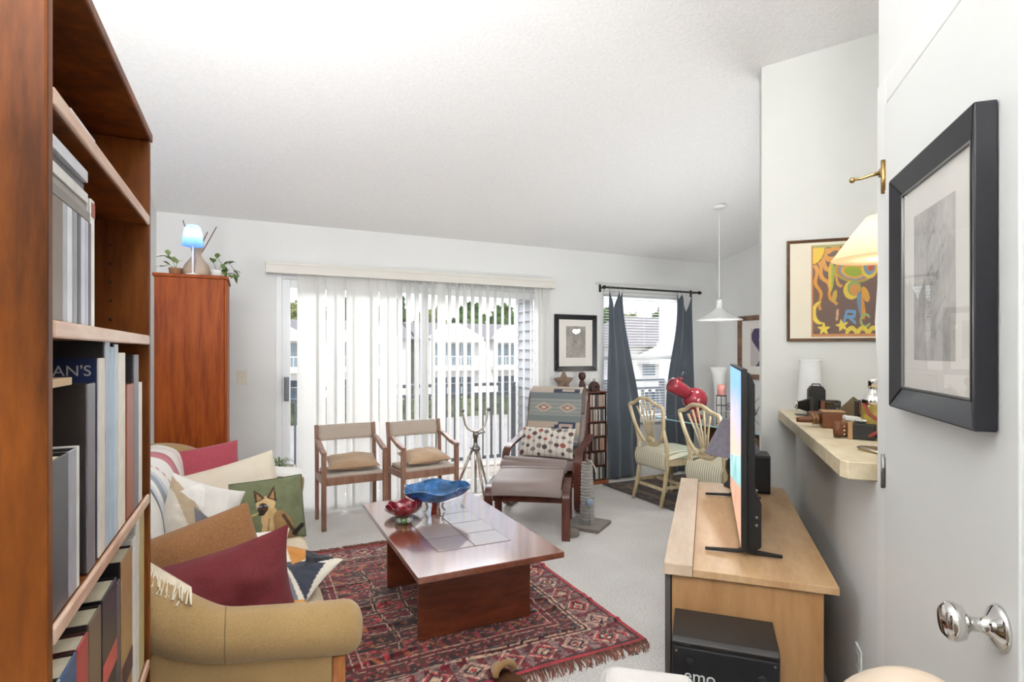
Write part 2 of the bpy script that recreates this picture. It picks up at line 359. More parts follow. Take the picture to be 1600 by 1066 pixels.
# ------------------------------------------------------------------ outside: balcony
m_deck = M_('balcony_deck', '9C8C80', .8, var=.15, vs=6)
struct(MB().bx(-2, 6.5, Y1+.15, 6.5, -.25, -.03).build('balcony_floor', m_deck))
m_rail = M_('grey_rail_paint', '4C5158', .45, var=.05)
m_rail2 = M_('light_grey_rail_paint', '7C8187', .45, var=.05)
def railing(x0, x1, label, mat, wd, pitch):
    t = thing('balcony_railing', label, 'railing', ((x0+x1)/2, 6.3, -.03)); L = (x1-x0)/2
    MB().bx(-L, L, -.03, .03, .98, 1.02).build('top_rail', mat, t, .004)
    MB().bx(-L, L, -.02, .02, .86, .90).build('upper_rail', mat, t)
    MB().bx(-L, L, -.02, .02, .08, .12).build('bottom_rail', mat, t)
    n = int(2*L/pitch); b0 = None
    for i in range(n):
        x = -L+(i+.5)*pitch
        if b0 is None: b0 = MB().bx(-wd/2, wd/2, -.012, .012, .12, .86).build('baluster', mat, t); b0.location = (x, 0, 0)
        else: clone(b0, t, (x, 0, 0))
    for x in (-L+.03, 0, L-.03): MB().bx(x-.03, x+.03, -.028, .028, 0, .98).build('post', mat, t)
railing(-1.9, 3.05, 'dark grey balcony railing seen through the sliding glass door', m_rail, .022, .12)
railing(3.45, 5.45, 'lighter grey balcony railing with wide balusters seen through the dining window', m_rail2, .045, .13)
t = thing('siding_wall', 'pale grey lap siding of the balcony closet at the right end of the sliding door', 'siding', (3.1, Y1+.16, 0))
m_sid = M_('siding', 'A3A4A8', .6, var=.03)
MB().bx(.02, .32, 0, 1.22, -.03, 2.12).build('closet_core', m_sid, t)
s0 = None
for i in range(18):
    if s0 is None:
        s0 = MB().prism([(.02, -.005), (.02, .117), (.006, .117), (-.016, -.005)], 0, 1.19, Matrix(((1, 0, 0, 0), (0, 0, 1, 0), (0, 1, 0, 0), (0, 0, 0, 1)))).build('siding_board', m_sid, t)
    else: clone(s0, t, (0, 0, .117*i))
MB().bx(-.03, .03, 1.19, 1.27, -.03, 2.12).build('corner_board', m_vinyl, t, .004)
MB().bx(-.25, .36, 0, 1.3, 2.121, 2.3).build('soffit', M_('beige_soffit', 'C9B48E', .7), t)
MB().bx(5.46, 5.9, 6.15, 6.4, -.03, 3).build('balcony_post', m_vinyl)
tag(bpy.data.objects['balcony_post'], 'broad white balcony post seen at the right side of the dining window', 'post')

# ------------------------------------------------------------------ outside: the buildings across
GZ = -2.8
m_asph = M_('asphalt', 'BDB9B4', .9, var=.08, vs=.4)
m_lawn = fabric('lawn', '5C7A35', '8FA65A', 3, .3, 1)
struct(MB().bx(-60, 110, 8, 90, GZ-.3, GZ).build('ground', m_asph))
m_bw = M_('white_stucco', 'E6E4E0', .8, var=.02, vs=1)
m_roof = M_('grey_shingle', '928E8E', .9, var=.08, vs=3)
m_pane = M_('dark_window', '4E5A66', .15, var=.2, vs=1)
m_paneg = M_('pale_window', '8D9BA3', .15, var=.15, vs=1)
BY = 46
def house(x0, x1, label, seeds):
    t = thing('apartment_building', label, 'building', ((x0+x1)/2, BY, GZ)); L = (x1-x0)/2
    MB().bx(-L, L, 0, 9, 0, 5.3).build('wall', m_bw, t)
    mb = MB(); mb.prism([(-.7, 5.25), (9.7, 5.25), (4.5, 6.95)], -L-.4, L+.4, Matrix(((0, 0, 1, 0), (1, 0, 0, 0), (0, 1, 0, 0), (0, 0, 0, 1)))); mb.build('roof', m_roof, t)
    n = max(1, int(round((x1-x0)/6.1))); p = (x1-x0)/n
    for i in range(n):
        cx = -L+(i+.5)*p
        g = MB().prism([(cx-2.4, 5.0), (cx+2.4, 5.0), (cx+2.4, 5.45), (cx, 6.7), (cx-2.4, 5.45)], -1.0, 2.5, Matrix(((1, 0, 0, 0), (0, 0, 1, 0), (0, 1, 0, 0), (0, 0, 0, 1)))).build('gable', m_bw, t)
        MB().bx(cx-2.5, cx+2.5, -1.1, 0, 2.55, 2.85).build('balcony_slab', m_bw, t)
        for dx in (-2.4, 2.4): MB().bx(cx+dx-.15, cx+dx+.15, -1.05, -.7, 0, 5.1).build('column', m_bw, t)
        for z0, z1, mm in ((3.0, 4.85, m_paneg), (.1, 1.95, m_pane)):
            for a, b in ((-1.9, -.7), (-.6, .6), (.7, 1.9)):
                w_ = MB().bx(cx+a-.06, cx+b+.06, -.05, .02, z0-.06, z1+.06).build('window', m_vinyl, t)
                MB().bx(cx+a, cx+b, -.07, -.04, z0, z1).build('pane', mm, w_)
        mb = MB().bx(cx-2.3, cx+2.3, -1.08, -1.02, 3.75, 3.82)
        for k in range(12): mb.bx(cx-2.3+k*.41, cx-2.25+k*.41, -1.07, -1.03, 2.85, 3.76)
        mb.build('balcony_rail', m_bw, t)
house(-9, 12.2, 'white two-storey apartment building across the lot, behind the closed left slats', 1)
house(13.3, 31.3, 'white two-storey apartment building across the lot, seen between the open slats', 2)
t = thing('apartment_building', 'white apartment house with a broad grey hipped roof seen through the dining window', 'building', (27.5, 29, GZ))
MB().bx(-5.5, 8, 0, 8, 0, 4.6).build('wall', m_bw, t)
mb = MB(); mb.add([(-6.2, -.7, 4.55), (8.7, -.7, 4.55), (8.7, 8.7, 4.55), (-6.2, 8.7, 4.55), (-3.0, 4, 6.75), (1.6, 4, 6.75)], [(0, 1, 5, 4), (1, 2, 5), (2, 3, 4, 5), (3, 0, 4), (3, 2, 1, 0)]); mb.build('roof', m_roof, t)
mb = MB(); mb.prism([(-4.6, 3.4), (-1.6, 3.4), (-1.6, 4.0), (-3.1, 4.8), (-4.6, 4.0)], -1.3, 1, Matrix(((1, 0, 0, 0), (0, 0, 1, 0), (0, 1, 0, 0), (0, 0, 0, 1)))); mb.build('gable', m_bw, t)
for a, z, mm in ((-4.2, 2.6, m_paneg), (-2.4, 2.6, m_paneg), (.2, 2.6, m_pane), (2.4, 2.6, m_paneg), (-4, .3, m_pane), (-1.2, .6, M_('tan_shutter', 'B9A877', .7)), (1.5, .5, m_pane)):
    w_ = MB().bx(a-.06, a+1.1, -.06, .02, z-.06, z+1.3).build('window', m_vinyl, t)
    MB().bx(a, a+1.04, -.08, -.05, z, z+1.24).build('pane', mm, w_)
# trees
m_leaf = M_('tree_leaves', '4B6A2C', .8, var=.45, vs=1.2); m_bark = M_('bark', '6B5644', .9, var=.2)
m_leaf2 = M_('olive_leaves', '7A8246', .8, var=.4, vs=1.2)
def leafmesh(n, rx, ry, rz, ls, mat, name='foliage'):
    mb = MB()
    for i in range(n):
        while True:
            p = Vector((random.uniform(-1, 1), random.uniform(-1, 1), random.uniform(-1, 1)))
            if .35 < p.length < 1: break
        q = noise.noise(p*2.2)*.35+1
        c = Vector((p.x*rx*q, p.y*ry*q, p.z*rz*q)); E_ = Euler((random.uniform(0, 6), random.uniform(0, 6), random.uniform(0, 6))).to_matrix().to_4x4(); E_.translation = c
        s = ls*random.uniform(.6, 1.3); mb.add([(-s, 0, 0), (0, -s*.6, .1*s), (s, 0, 0), (0, s*.6, .1*s)], [(0, 1, 2, 3)], False, E_)
    return mb.build(name, mat)
cr = [leafmesh(1300, 1.75, 1.6, 2.5, .42, m_leaf), leafmesh(1300, 1.75, 1.6, 2.2, .42, m_leaf2)]
spots = [(3+i*5.0, 60+(i % 2)*.8) for i in range(9)]+[(5.6+i*5.0, 66+(i % 2)*.8) for i in range(9)]+[(40+i*5.2, 52) for i in range(4)]
on = ['first', 'second', 'third', 'fourth', 'fifth', 'sixth', 'seventh', 'eighth', 'ninth']
for i, (x, y) in enumerate(spots):
    k = 0 if i % 3 else 1
    nm = ('olive' if k else 'dark green')+' tree above the far roofs, '
    nm += (on[i]+' from the left in the nearer row') if i < 9 else ((on[i-9]+' from the left in the rear row') if i < 18 else (on[i-18]+' from the left beyond the dining window'))
    t = thing('tree', nm, 'tree', (x, y, GZ), 0, 'trees beyond the apartment roofs')
    z = 6.7+random.uniform(-.5, .7)+(.8 if 9 <= i < 18 else 0)
    MB().cyl((0, 0, 0), (0, 0, z), .3, 8, .15).build('trunk', m_bark, t)
    clone(cr[k], t, (0, 0, z), (0, 0, random.uniform(0, 6)))
for o in cr: bpy.data.objects.remove(o)
hm = MB()
for i in range(3500):
    p = Vector((random.uniform(-20, 21), random.uniform(33.2, 34.8), GZ+random.uniform(.1, 1.25)))
    E_ = Euler((random.uniform(0, 6), random.uniform(0, 6), 0)).to_matrix().to_4x4(); E_.translation = p
    hm.add([(-.2, 0, 0), (0, -.13, .02), (.2, 0, 0), (0, .13, .02)], [(0, 1, 2, 3)], False, E_)
hm.bx(-20, 21, 33.4, 34.6, GZ, GZ+1.1)
tag(hm.build('hedge', M_('hedge_leaves', '5C6648', .85, var=.45, vs=2)), 'long clipped green hedge in front of the apartment buildings', 'hedge')

# ------------------------------------------------------------------ vertical blinds
t = thing('vertical_blinds', 'white vertical slat blinds hanging across the sliding glass door', 'blinds', (0, 4.85, 0))
m_val = M_('ivory_valance', 'E3DFD6', .5, var=.015)
MB().bx(.117, 2.80, 0, .012, 2.012, 2.103).bx(.117, 2.80, .012, .099, 2.09, 2.103).bx(.117, .129, .012, .099, 2.012, 2.09).bx(2.788, 2.80, .012, .099, 2.012, 2.09).bx(.13, 2.787, -.004, 0, 2.078, 2.086).build('valance', m_val, t, .002)
MB().bx(.14, 2.78, .035, .065, 2.03, 2.055).build('head_rail', m_white, t)
m_slat = translucent('blind_vinyl', 'EBEAE6', .27)
def slat_mesh():
    mb = MB(); mb.grid(lambda u, v: ((u-.5)*.089, .007*(1-(2*u-1)**2), .025+v*2.005), 4, 1); return mb
sl = None
xs = []
x = .40
while x < 2.77:
    if x < 1.02: a = (14, -10, 24, 4, -20, 28, 10, -14, 20, -4, 26)[len(xs) % 11]; st = (.085, .06, .088, .066, .09, .058)[len(xs) % 6]
    elif x < 1.16: a = 8; st = .07
    elif 1.60 < x < 1.68: a = 12; st = .078
    elif x > 2.62: a = random.uniform(-15, 15); st = .05
    else: a = 47+random.uniform(-3, 3); st = .078
    xs.append((x, a)); x += st
for x, a in xs:
    loc = (x, .05+random.uniform(-.004, .004), 0); r = (0, 0, math.radians(a))
    if sl is None: sl = slat_mesh().build('slat', m_slat, t); sl.location = loc; sl.rotation_euler = r
    else: clone(sl, t, loc, r)
MB().tube([(2.73, .02, 2.0), (2.735, .015, 1.2), (2.73, .02, .5)], .003, 6).build('pull_chain', m_white, t)
# mini blinds in the dining window
t = thing('mini_blinds', 'white horizontal mini blinds lowered over the dining window', 'blinds', ((WX0+WX1)/2, Y1+.03, 0))
L = (WX1-WX0)/2-.01
MB().bx(-L, L, -.014, .014, WZ1-.03, WZ1-.002).build('head_rail', m_white, t)
sl = None; z = WZ1-.05
while z > WZ0+.04:
    if sl is None: sl = MB().grid(lambda u, v: ((v-.5)*2*L, (u-.5)*.025, .003*(1-(2*u-1)**2)), 3, 1).build('blind_slat', translucent('mini_slat', 'F2F2F0', .3), t); sl.location = (0, 0, z); sl.rotation_euler = (-.16, 0, 0)
    else: clone(sl, t, (0, 0, z), (-.16, 0, 0))
    z -= .0305
MB().bx(-L, L, -.012, .012, WZ0+.004, WZ0+.02).build('bottom_rail', m_white, t)
for x in (-.35, .0, .35): MB().cyl((x, 0, WZ0+.02), (x, 0, WZ1-.03), .0012, 5).build('ladder_cord', m_white, t)
# curtain rod and curtains
t = thing('curtain_rod', 'black iron curtain rod with knob finials above the dining window', 'curtain rod', (0, 4.83, 2.055))
MB().cyl((3.40, 0, 0), (4.70, 0, 0), .011, 12).build('rod', m_black, t)
for x, s in ((3.385, -1), (4.715, 1)): MB().sph((x, 0, 0), .022, 12, 8).cyl((x, 0, 0), (x+s*.03, 0, 0), .009, 8).build('finial', m_black, t)
for x in (3.41, 4.69): MB().bar((x, .008, 0), (x, .118, 0), .012, .012).bx(x-.012, x+.012, .112, .1195, -.04, .04).build('bracket', m_black, t)
m_curt = fabric('slate_curtain', '363E47', '58626C', 260, .25, .8, .4)
def curtain(label, xt, xb, zb, side):
    # xt: top edge x-range, xb: bottom x-range; the heading hangs from three rings with slack V folds between
    t = thing('curtain', label, 'curtain', (0, 4.83, 0), 0, 'curtains at the dining window')
    pk = (0.02, .72, 1.0) if side < 0 else (0.03, .28, .98)
    def f(u, v):
        k = min(1, v*1.35); k = k*k*(3-2*k)
        dp = 1e9
        for i in range(len(pk)-1):
            if pk[i] <= u <= pk[i+1]:
                q = (u-pk[i])/(pk[i+1]-pk[i]); dp = 1-abs(2*q-1); wdt = pk[i+1]-pk[i]
        if dp > 2: dp = 0; wdt = 0
        zt = 2.025-dp*.30*wdt**1.2
        z = zt+(zb-zt)*v
        x = (xt[0]+(xt[1]-xt[0])*u)*(1-k)+(xb[0]+(xb[1]-xb[0])*u)*k
        x += .012*sin(9*v+u*3)*v+noise.noise(Vector((u*3, v*4, side)))*.015*v
        y = .02*sin(u*PI*5+.8*sin(v*3))*(.35+.65*v)+noise.noise(Vector((u*4, v*3, 5+side)))*.02
        return (x, y, z)
    mb = MB(); mb.grid(f, 84, 60); mb.build('curtain_panel', m_curt, t, solid=.003)
    for p in pk:
        x = xt[0]+(xt[1]-xt[0])*p
        MB().tube([(x+.0, .017*cos(a), 2.052+.020*sin(a)) for a in [2*PI*i/14 for i in range(14)]], .0018, 5, True).build('curtain_ring', m_steel, t)
curtain('slate grey curtain on the left side of the dining window, beside the disc tower', (3.45, 3.62), (3.43, 3.85), .02, -1)
curtain('slate grey curtain on the right side of the dining window, behind the red lamp', (4.38, 4.60), (4.22, 4.63), .02, 1)

# ================================================================== LIVING ROOM FURNITURE
def shade(c, k): return tuple(min(1, x*k) for x in c)
# ------------------------------------------------------------------ tall bookshelf on the left
BX = -.2; BY0, BY1 = .765, 1.465
t = thing('bookshelf', 'tall teak bookshelf filled with books in the left foreground', 'bookshelf', (0, 0, 0))
m_teakpanel = m_teak
MB().bx(BX-.30, BX, BY0, BY0+.02, 0, 1.838).build('side_panel', m_teak, t, .003)
MB().bx(BX-.30, BX, BY1-.02, BY1, 0, 1.838).build('side_panel', m_teak, t, .003)
MB().bx(BX-.30, BX-.292, BY0+.021, BY1-.021, .06, 1.815).build('back_panel', m_teak, t)
MB().bx(BX-.30, BX+.004, BY0+.0005, BY1-.0005, 1.8385, 1.858).build('top_panel', m_teak, t, .003)
SH = [.05, .33, .69, 1.055, 1.405, 1.67]
for z in SH:
    s_ = MB().bx(BX-.29, BX-.006, BY0+.021, BY1-.021, z-.018, z).build('shelf', m_teak, t, .001)
    MB().bx(BX-.0058, BX+.001, BY0+.021, BY1-.021, z-.0195, z+.0015).build('shelf_lip', m_teak_highlight, s_, .003)
MB().bx(BX-.26, BX-.25, BY0+.021, BY1-.021, 0, .031).build('kick_board', m_teak, t)
mb = MB()
for z in (1.12, 1.16, 1.2, 1.24, 1.28, 1.32, 1.36, 1.44, 1.48, 1.52, 1.56, 1.6): mb.cyl((BX-.07, BY1-.0202, z), (BX-.07, BY1-.0215, z), .0028, 8)
o = mb.build('peg_holes', m_black, t); o['kind'] = 'stuff'
_bm = {}
def bmat(c, rough=.45):
    k = (c, rough)
    if k not in _bm: _bm[k] = M_('book_'+c, c, rough, var=.1, vs=25)
    return _bm[k]
def book(label, y0, y1, z0, h, dep, cov, spine=None, pages='E4D8BD', group=None, name='book', xs=BX-.006, band=None, kind='book'):
    t = thing(name, label, kind, (xs-dep/2, (y0+y1)/2, z0), 0, group)
    T = (y1-y0)/2-.0006; D = dep/2; b = min(.003, T*.35)
    MB().bx(-D, D-b, -T, -T+b, 0, h).bx(-D, D-b, T-b, T, 0, h).build('cover', bmat(cov), t, .0008)
    MB().bx(D-b, D, -T, T, 0, h).build('spine', bmat(spine or cov, .35), t, min(.003, T*.4))
    MB().bx(-D+.004, D-b-.0005, -T+b+.0003, T-b-.0003, .003, h-.004).build('page_block', bmat(pages, .9), t)
    if band: MB().bx(D+.0002, D+.0008, -T+.001, T-.001, h*band[1], h*band[2]).build('spine_band', bmat(band[0]), t)
    return t
def flatbook(label, x0, x1, y0, y1, z0, th, cov, pages='E4D8BD', group=None, name='book', kind='book'):
    t = thing(name, label, kind, ((x0+x1)/2, (y0+y1)/2, z0), 0, group)
    X = (x1-x0)/2; Y = (y1-y0)/2; b = min(.003, th*.25)
    MB().bx(-X, X-b, -Y, Y, 0, b).bx(-X, X-b, -Y, Y, th-b, th).bx(X-b, X, -Y, Y, 0, th).build('cover', bmat(cov), t, .0008)
    MB().bx(-X+.003, X-b-.0004, -Y+.003, Y-.003, b+.0002, th-b-.0002).build('page_block', bmat(pages, .9), t)
    return t
g = 'large books on the third shelf'
zc_ = 1.0565
book('black hardback with a dark grey spine, nearest on the middle shelf', .79, .868, zc_, .187, .19, '17161C', '464A50', group=g)
book('black hardback with a pale lavender spine, second on the middle shelf', .869, .905, zc_, .187, .19, '1E1E26', '9A9AA2', group=g)
book('thin white paperback third on the middle shelf', .906, .918, zc_, .188, .19, 'D8D6D0', group=g)
book('dark brown hardback with a pale spine edge, left of the navy book', .958, 1.003, zc_, .268, .20, '2A2320', '6E6870', group=g)
nb = book('navy blue hardback with pale capitals AN\'S on the cover', 1.022, 1.062, zc_, .304, .22, '1D2C52', 'D9CFC3', group=g)
book('very tall charcoal book with a silver blue spine beside the navy book', 1.0635, 1.098, zc_, .335, .25, '3A3838', 'A6B0BC', group=g)
book('light blue tall book with a shiny spine', 1.099, 1.13, zc_, .322, .23, '5D84A8', '9DB8CC', group=g)
book('dark navy tall book right of the light blue one', 1.131, 1.161, zc_, .327, .23, '27345A', 'BFC6CE', group=g)
book('cream tall book with an ivory spine', 1.163, 1.221, zc_, .312, .22, '3B3440', 'E6DECF', group=g)
book('red brown tooled leather book with a pale edge', 1.234, 1.302, zc_, .252, .2, '7A3B25', '9B5136', group=g)
book('black tall book with a grey spine near the end of the middle shelf', 1.303, 1.356, zc_, .308, .22, '272326', '6F6B74', group=g)
book('white book last at the far end of the middle shelf', 1.357, 1.396, zc_, .25, .2, 'E4E0D8', group=g)
text('cover_lettering', "AN'S", .0225, simple('cover_print', 'C9C6C2', .5), nb, (-.22/2+.164, -.0204, .2775), (PI/2, 0, 0), .0003)
g = 'small books lying flat on the short black books'
flatbook('tan cloth covered small book lying lowest on the black books', BX-.16, BX-.035, .795, .885, 1.2445, .028, 'B98A4E', 'C9A468', group=g)
flatbook('brown and cream small book lying on the tan one', BX-.15, BX-.035, .80, .88, 1.273, .022, '5B4038', 'D8C7A8', group=g)
flatbook('ochre small box book lying on the brown one', BX-.155, BX-.04, .80, .875, 1.2955, .031, 'B08448', 'C69A58', group=g)
flatbook('thin straw coloured book lying topmost of the small stack', BX-.17, BX-.01, .81, .9, 1.327, .010, 'C4A27A', 'D9C39C', group=g)
g = 'large books on the lower shelf'
z = .6915
book('white and blue hardback nearest on the lower shelf', .79, .835, z, .285, .2, '3A2C26', '8FA0AE', group=g)
book('blue hardback beside the red one on the lower shelf', .837, .905, z, .283, .2, '3B2623', '33557F', group=g)
book('bright red book on the lower shelf', .907, .963, z, .283, .2, '4A2323', 'A63A3F', group=g)
book('dark mottled leather book right of the red one', .966, 1.038, z, .29, .19, '2A2322', '6C5C4C', group=g)
book('big black book with a coral red band round its spine', 1.045, 1.148, z, .292, .22, '1D1B22', '2B2A33', group=g, band=('C2544E', .52, .64))
book('thin plum black book right of the banded book', 1.15, 1.178, z, .278, .19, '221E26', '54505C', group=g)
book('thick tan leather book with a dark spine label', 1.19, 1.288, z, .302, .21, '1F1A1E', 'A07E52', group=g, band=('4A2E33', .22, .36))
book('white ribbed book right of the tan leather one', 1.29, 1.324, z, .31, .2, 'DAD8D2', 'DEDCD8', group=g)
book('tall pale grey book near the end of the lower shelf', 1.325, 1.362, z, .342, .2, 'C9C7C0', 'D8D6CE', group=g)
book('olive tan tall book last on the lower shelf', 1.363, 1.422, z, .342, .2, '6B6440', 'B7A877', group=g)
g = 'books on the low shelf'
for i, (a, b, h, c, s_) in enumerate([(.79, .86, .27, '3C2A2A', 'A63A3A'), (.862, .92, .25, '26364A', '3D6288'), (.922, 1.0, .28, '201E22', '55525A'), (1.01, 1.09, .26, '6B3325', '8D4A33'), (1.092, 1.16, .27, 'CFC8B8', 'DCD6C8'), (1.17, 1.27, .29, '2F3A2B', '596B52'), (1.28, 1.35, .26, '8A6A3C', 'B08C55'), (1.352, 1.42, .28, '24242C', '4A4A56')]):
    book(['maroon', 'slate blue', 'black', 'russet', 'ivory', 'dark green', 'ochre', 'midnight'][i]+' hardback standing on the second shelf from the bottom', a, b, .3315, h, .2, c, s_, group=g)
g = 'slim disc cases on the upper shelf'
z = 1.4065
cc = [('74655A', 'dark taupe wide', .055), ('A9A9B0', 'silver', .018), ('D9D9DC', 'white', .02), ('8C8C94', 'mid grey', .022), ('44444C', 'charcoal', .016), ('C9CCD6', 'pale blue grey', .02), ('B8B4C4', 'lilac grey', .016), ('55555C', 'slate', .014)]
y = .79
for c, nm, wd in cc:
    book(nm+' upright case on the upper shelf under the stacked white books', y, y+wd, z, .148, .14, c, group=g, name='disc_case', kind='case', pages='D0D0D4'); y += wd+.0012
book('tall white case with a red top corner, last upright on the upper shelf', .976, .998, z, .185, .15, 'E6E2DC', 'EDEAE4', group=g, name='disc_case', kind='case', band=('9A4A38', .86, .97))
g = 'pale books stacked flat on the upper shelf'
zz = z+.1485
for i, (nm, x1, y1, th, c) in enumerate([('grey brown', .0, .972, .013, '7E7872'), ('taupe', .004, .968, .012, '958E88'), ('white', .002, .97, .014, 'D8D5D0'), ('dark grey edged', .006, .966, .012, '6B6870'), ('silver white', .0, .96, .016, 'CACAD0'), ('plum black half length', .012, .84, .018, '2B2430')]):
    flatbook(nm+' book lying flat in the upper stack, '+['lowest', 'second', 'third', 'fourth', 'fifth', 'topmost'][i]+' of the pile', BX-.17, BX-.006-x1, .79, y1, zz, th, c, 'CFC9BF', group=g); zz += th+.0006
g = 'small cases lying on the top shelf'
for i, (a, b, c, zz) in enumerate([(.93, 1.06, '2A2430', 1.6715), (.93, 1.06, 'DADADF', 1.6865), (1.19, 1.29, '4A3A32', 1.6715), (1.19, 1.28, 'B79C66', 1.6865)]):
    flatbook(['dark case lying on the top shelf under the white case', 'white case lying on the dark one on the top shelf', 'brown case lying at the far end of the top shelf', 'gold edged case lying on the brown one on the top shelf'][i], BX-.14, BX-.012-.006*i, a, b, zz, .0145, c, 'D0D0D0', group=g, name='disc_case', kind='case')

# ------------------------------------------------------------------ cabinet, lamp, vase, plants
t = thing('cabinet', 'tall brown oak veneer cabinet against the left wall behind the sofa', 'cabinet', (-.315, 3.99, 0))
MB().bx(-.185, .175, -.21, -.192, .0, 1.812).build('side_panel', m_oakbrown, t, .002)
MB().bx(-.185, .175, .192, .21, .0, 1.812).build('side_panel', m_oakbrown, t, .002)
MB().bx(-.185, -.179, -.191, .191, .05, 1.81).build('back_panel', m_oakbrown, t)
MB().bx(-.178, .172, -.191, .191, .05, .07).build('bottom_panel', m_oakbrown, t)
MB().bx(.1755, .1925, -.208, .208, .06, 1.808).build('door', m_oakbrown, t, .003)
MB().bx(-.195, .2, -.218, .218, 1.8125, 1.832).build('top_panel', m_oakbrown, t, .003)
CT = 1.8325
m_blues = translucent('blue_shade', '6F9BE8', .6)
t = thing('table_lamp', 'small lit lamp with pleated blue shade and white stem on the tall cabinet', 'lamp', (-.31, 3.84, CT))
MB().lathe([(.0, 0), (.038, 0), (.038, .008), (.008, .014), (.006, .02)], 24).build('lamp_base', m_white, t)
MB().cyl((0, 0, .018), (0, 0, .20), .0055, 10).build('lamp_stem', m_white, t)
MB().lathe([(.056, .178), (.053, .2), (.048, .25), (.041, .285), (.028, .305)], 60, rf=lambda a, z: 1+.07*cos(a*24)).build('lamp_shade', m_blues, t)
MB().sph((0, 0, .23), .016, 12, 8).cyl((0, 0, .2), (0, 0, .22), .008, 10).build('bulb', emitmat('bulb_glow', 'FFF6EA', 14), t)
light('blue_lamp_light', 'POINT', (-.31, 3.84, CT+.245), 1.2, col=(1, .95, .9), size=.012)
t = thing('ribbed_vase', 'squat beige ribbed vase holding dry twigs behind the blue lamp', 'vase', (-.30, 3.99, CT))
MB().lathe([(.0, 0), (.072, 0), (.083, .02), (.082, .045), (.065, .085), (.04, .12), (.026, .145), (.026, .155), (.034, .19), (.038, .2), (.034, .196), (.022, .156), (.0, .14)], 72, rf=lambda a, z: 1+.02*cos(a*36)*(1 if z < .12 else 0)).build('vase_body', M_('beige_ceramic', 'B6A18A', .4, var=.08), t)
for i, (x, y_, z, x0) in enumerate([(-.075, 0, .36, -.01), (-.05, .02, .31, -.012), (.06, .0, .30, .012), (.11, .01, .34, .015)]):
    MB().tube([(x0, 0, .14), (x0+(x-x0)*.5, y_, .24), (x, y_, z)], [.003, .0035, .003], 6).build('twig', m_darkwood, t)
m_lf = M_('plant_leaf', '5E7440', .5, var=.35, vs=30); m_lf2 = M_('variegated_leaf', '8C9B6A', .5, var=.4, vs=40)
def leaf(mb, p, d, L, wd, droop=.3):
    p = Vector(p); d = Vector(d).normalized(); side = d.cross(Vector((0, 0, 1))).normalized()
    pts = []
    for i in range(5):
        q = i/4; c = p+d*(L*q)+Vector((0, 0, -droop*L*q*q)); ww = wd*sin(PI*(.12+.88*q)) if i < 4 else 0
        pts += [c-side*ww, c+Vector((0, 0, -.12*wd)), c+side*ww]
    fs = []
    for i in range(4):
        for k in range(2): fs.append((i*3+k, i*3+k+1, i*3+k+4, i*3+k+3))
    mb.add(pts, fs, True)
def trailing(label, loc, dirs, mat, pot=None):
    t = thing('trailing_plant', label, 'plant', loc)
    MB().lathe([(.0, 0), (.03, 0), (.036, .045), (.038, .05), (.034, .05), (.030, .04), (0, .04)], 20).build('pot', pot, t)
    f = None
    for pts in dirs:
        MB().tube(pts, .0018, 5).build('stem', m_lf, t)
        for k in range(1, len(pts)):
            a, b_ = Vector(pts[k-1]), Vector(pts[k])
            for s in (-1, 1):
                d_ = (b_-a).normalized()+Vector((random.uniform(-.6, .6), s*.5, random.uniform(0, .7)))
                mb = MB(); leaf(mb, b_, d_, .048, .016); mb.build('leaf', mat, t)
    return t
trailing('small plant with curled olive leaves left of the blue lamp on the cabinet', (-.41, 3.93, CT), [[(0, 0, .045), (-.01, 0, .09), (-.035, 0, .13), (-.05, -.01, .12)], [(0, 0, .045), (.01, -.01, .08), (-.02, -.02, .1)], [(0, 0, .045), (-.03, -.01, .07), (-.06, 0, .06)]], m_lf2, M_('terracotta', '9A7050', .8))
trailing('trailing green vine in a white pot right of the blue lamp on the cabinet', (-.185, 3.93, CT), [[(0, 0, .045), (-.02, 0, .1), (.0, 0, .13), (.03, -.01, .09), (.04, -.02, .06)], [(0, 0, .045), (.04, 0, .09), (.07, 0, .1), (.095, -.01, .06), (.1, -.02, .03)], [(0, 0, .045), (.03, -.03, .05), (.06, -.05, .03), (.075, -.06, .02)]], m_lf, m_white)
t = thing('power_cord', 'dark lamp cord hanging down the wall left of the tall cabinet', 'cord', (-.632, 3.85, 0))
MB().tube([(.0+.002*sin(k*1.3), .03*cos(k), 1.84-k*.1223) for k in range(16)], .0045, 6).build('cord', m_black, t)
t = thing('leafy_houseplant', 'small spiky green plant in a white floor planter behind the sofa', 'plant', (.19, 4.22, 0))
MB().lathe([(0, 0), (.09, 0), (.105, .5), (.108, .56), (.1, .56), (.096, .52), (0, .5)], 28).build('planter', m_white, t)
MB().cyl((0, 0, .501), (0, 0, .53), .095, 20).build('soil', M_('soil', '3B2E24', .95), t)
for i in range(26):
    a = i*2.4; e = random.uniform(.5, 1.5)
    mb = MB(); leaf(mb, (0, 0, .535+.05*random.random()), (cos(a), sin(a), e*1.3), random.uniform(.13, .22), .008, .75); mb.build('leaf', m_lf if i % 3 else m_lf2, t)

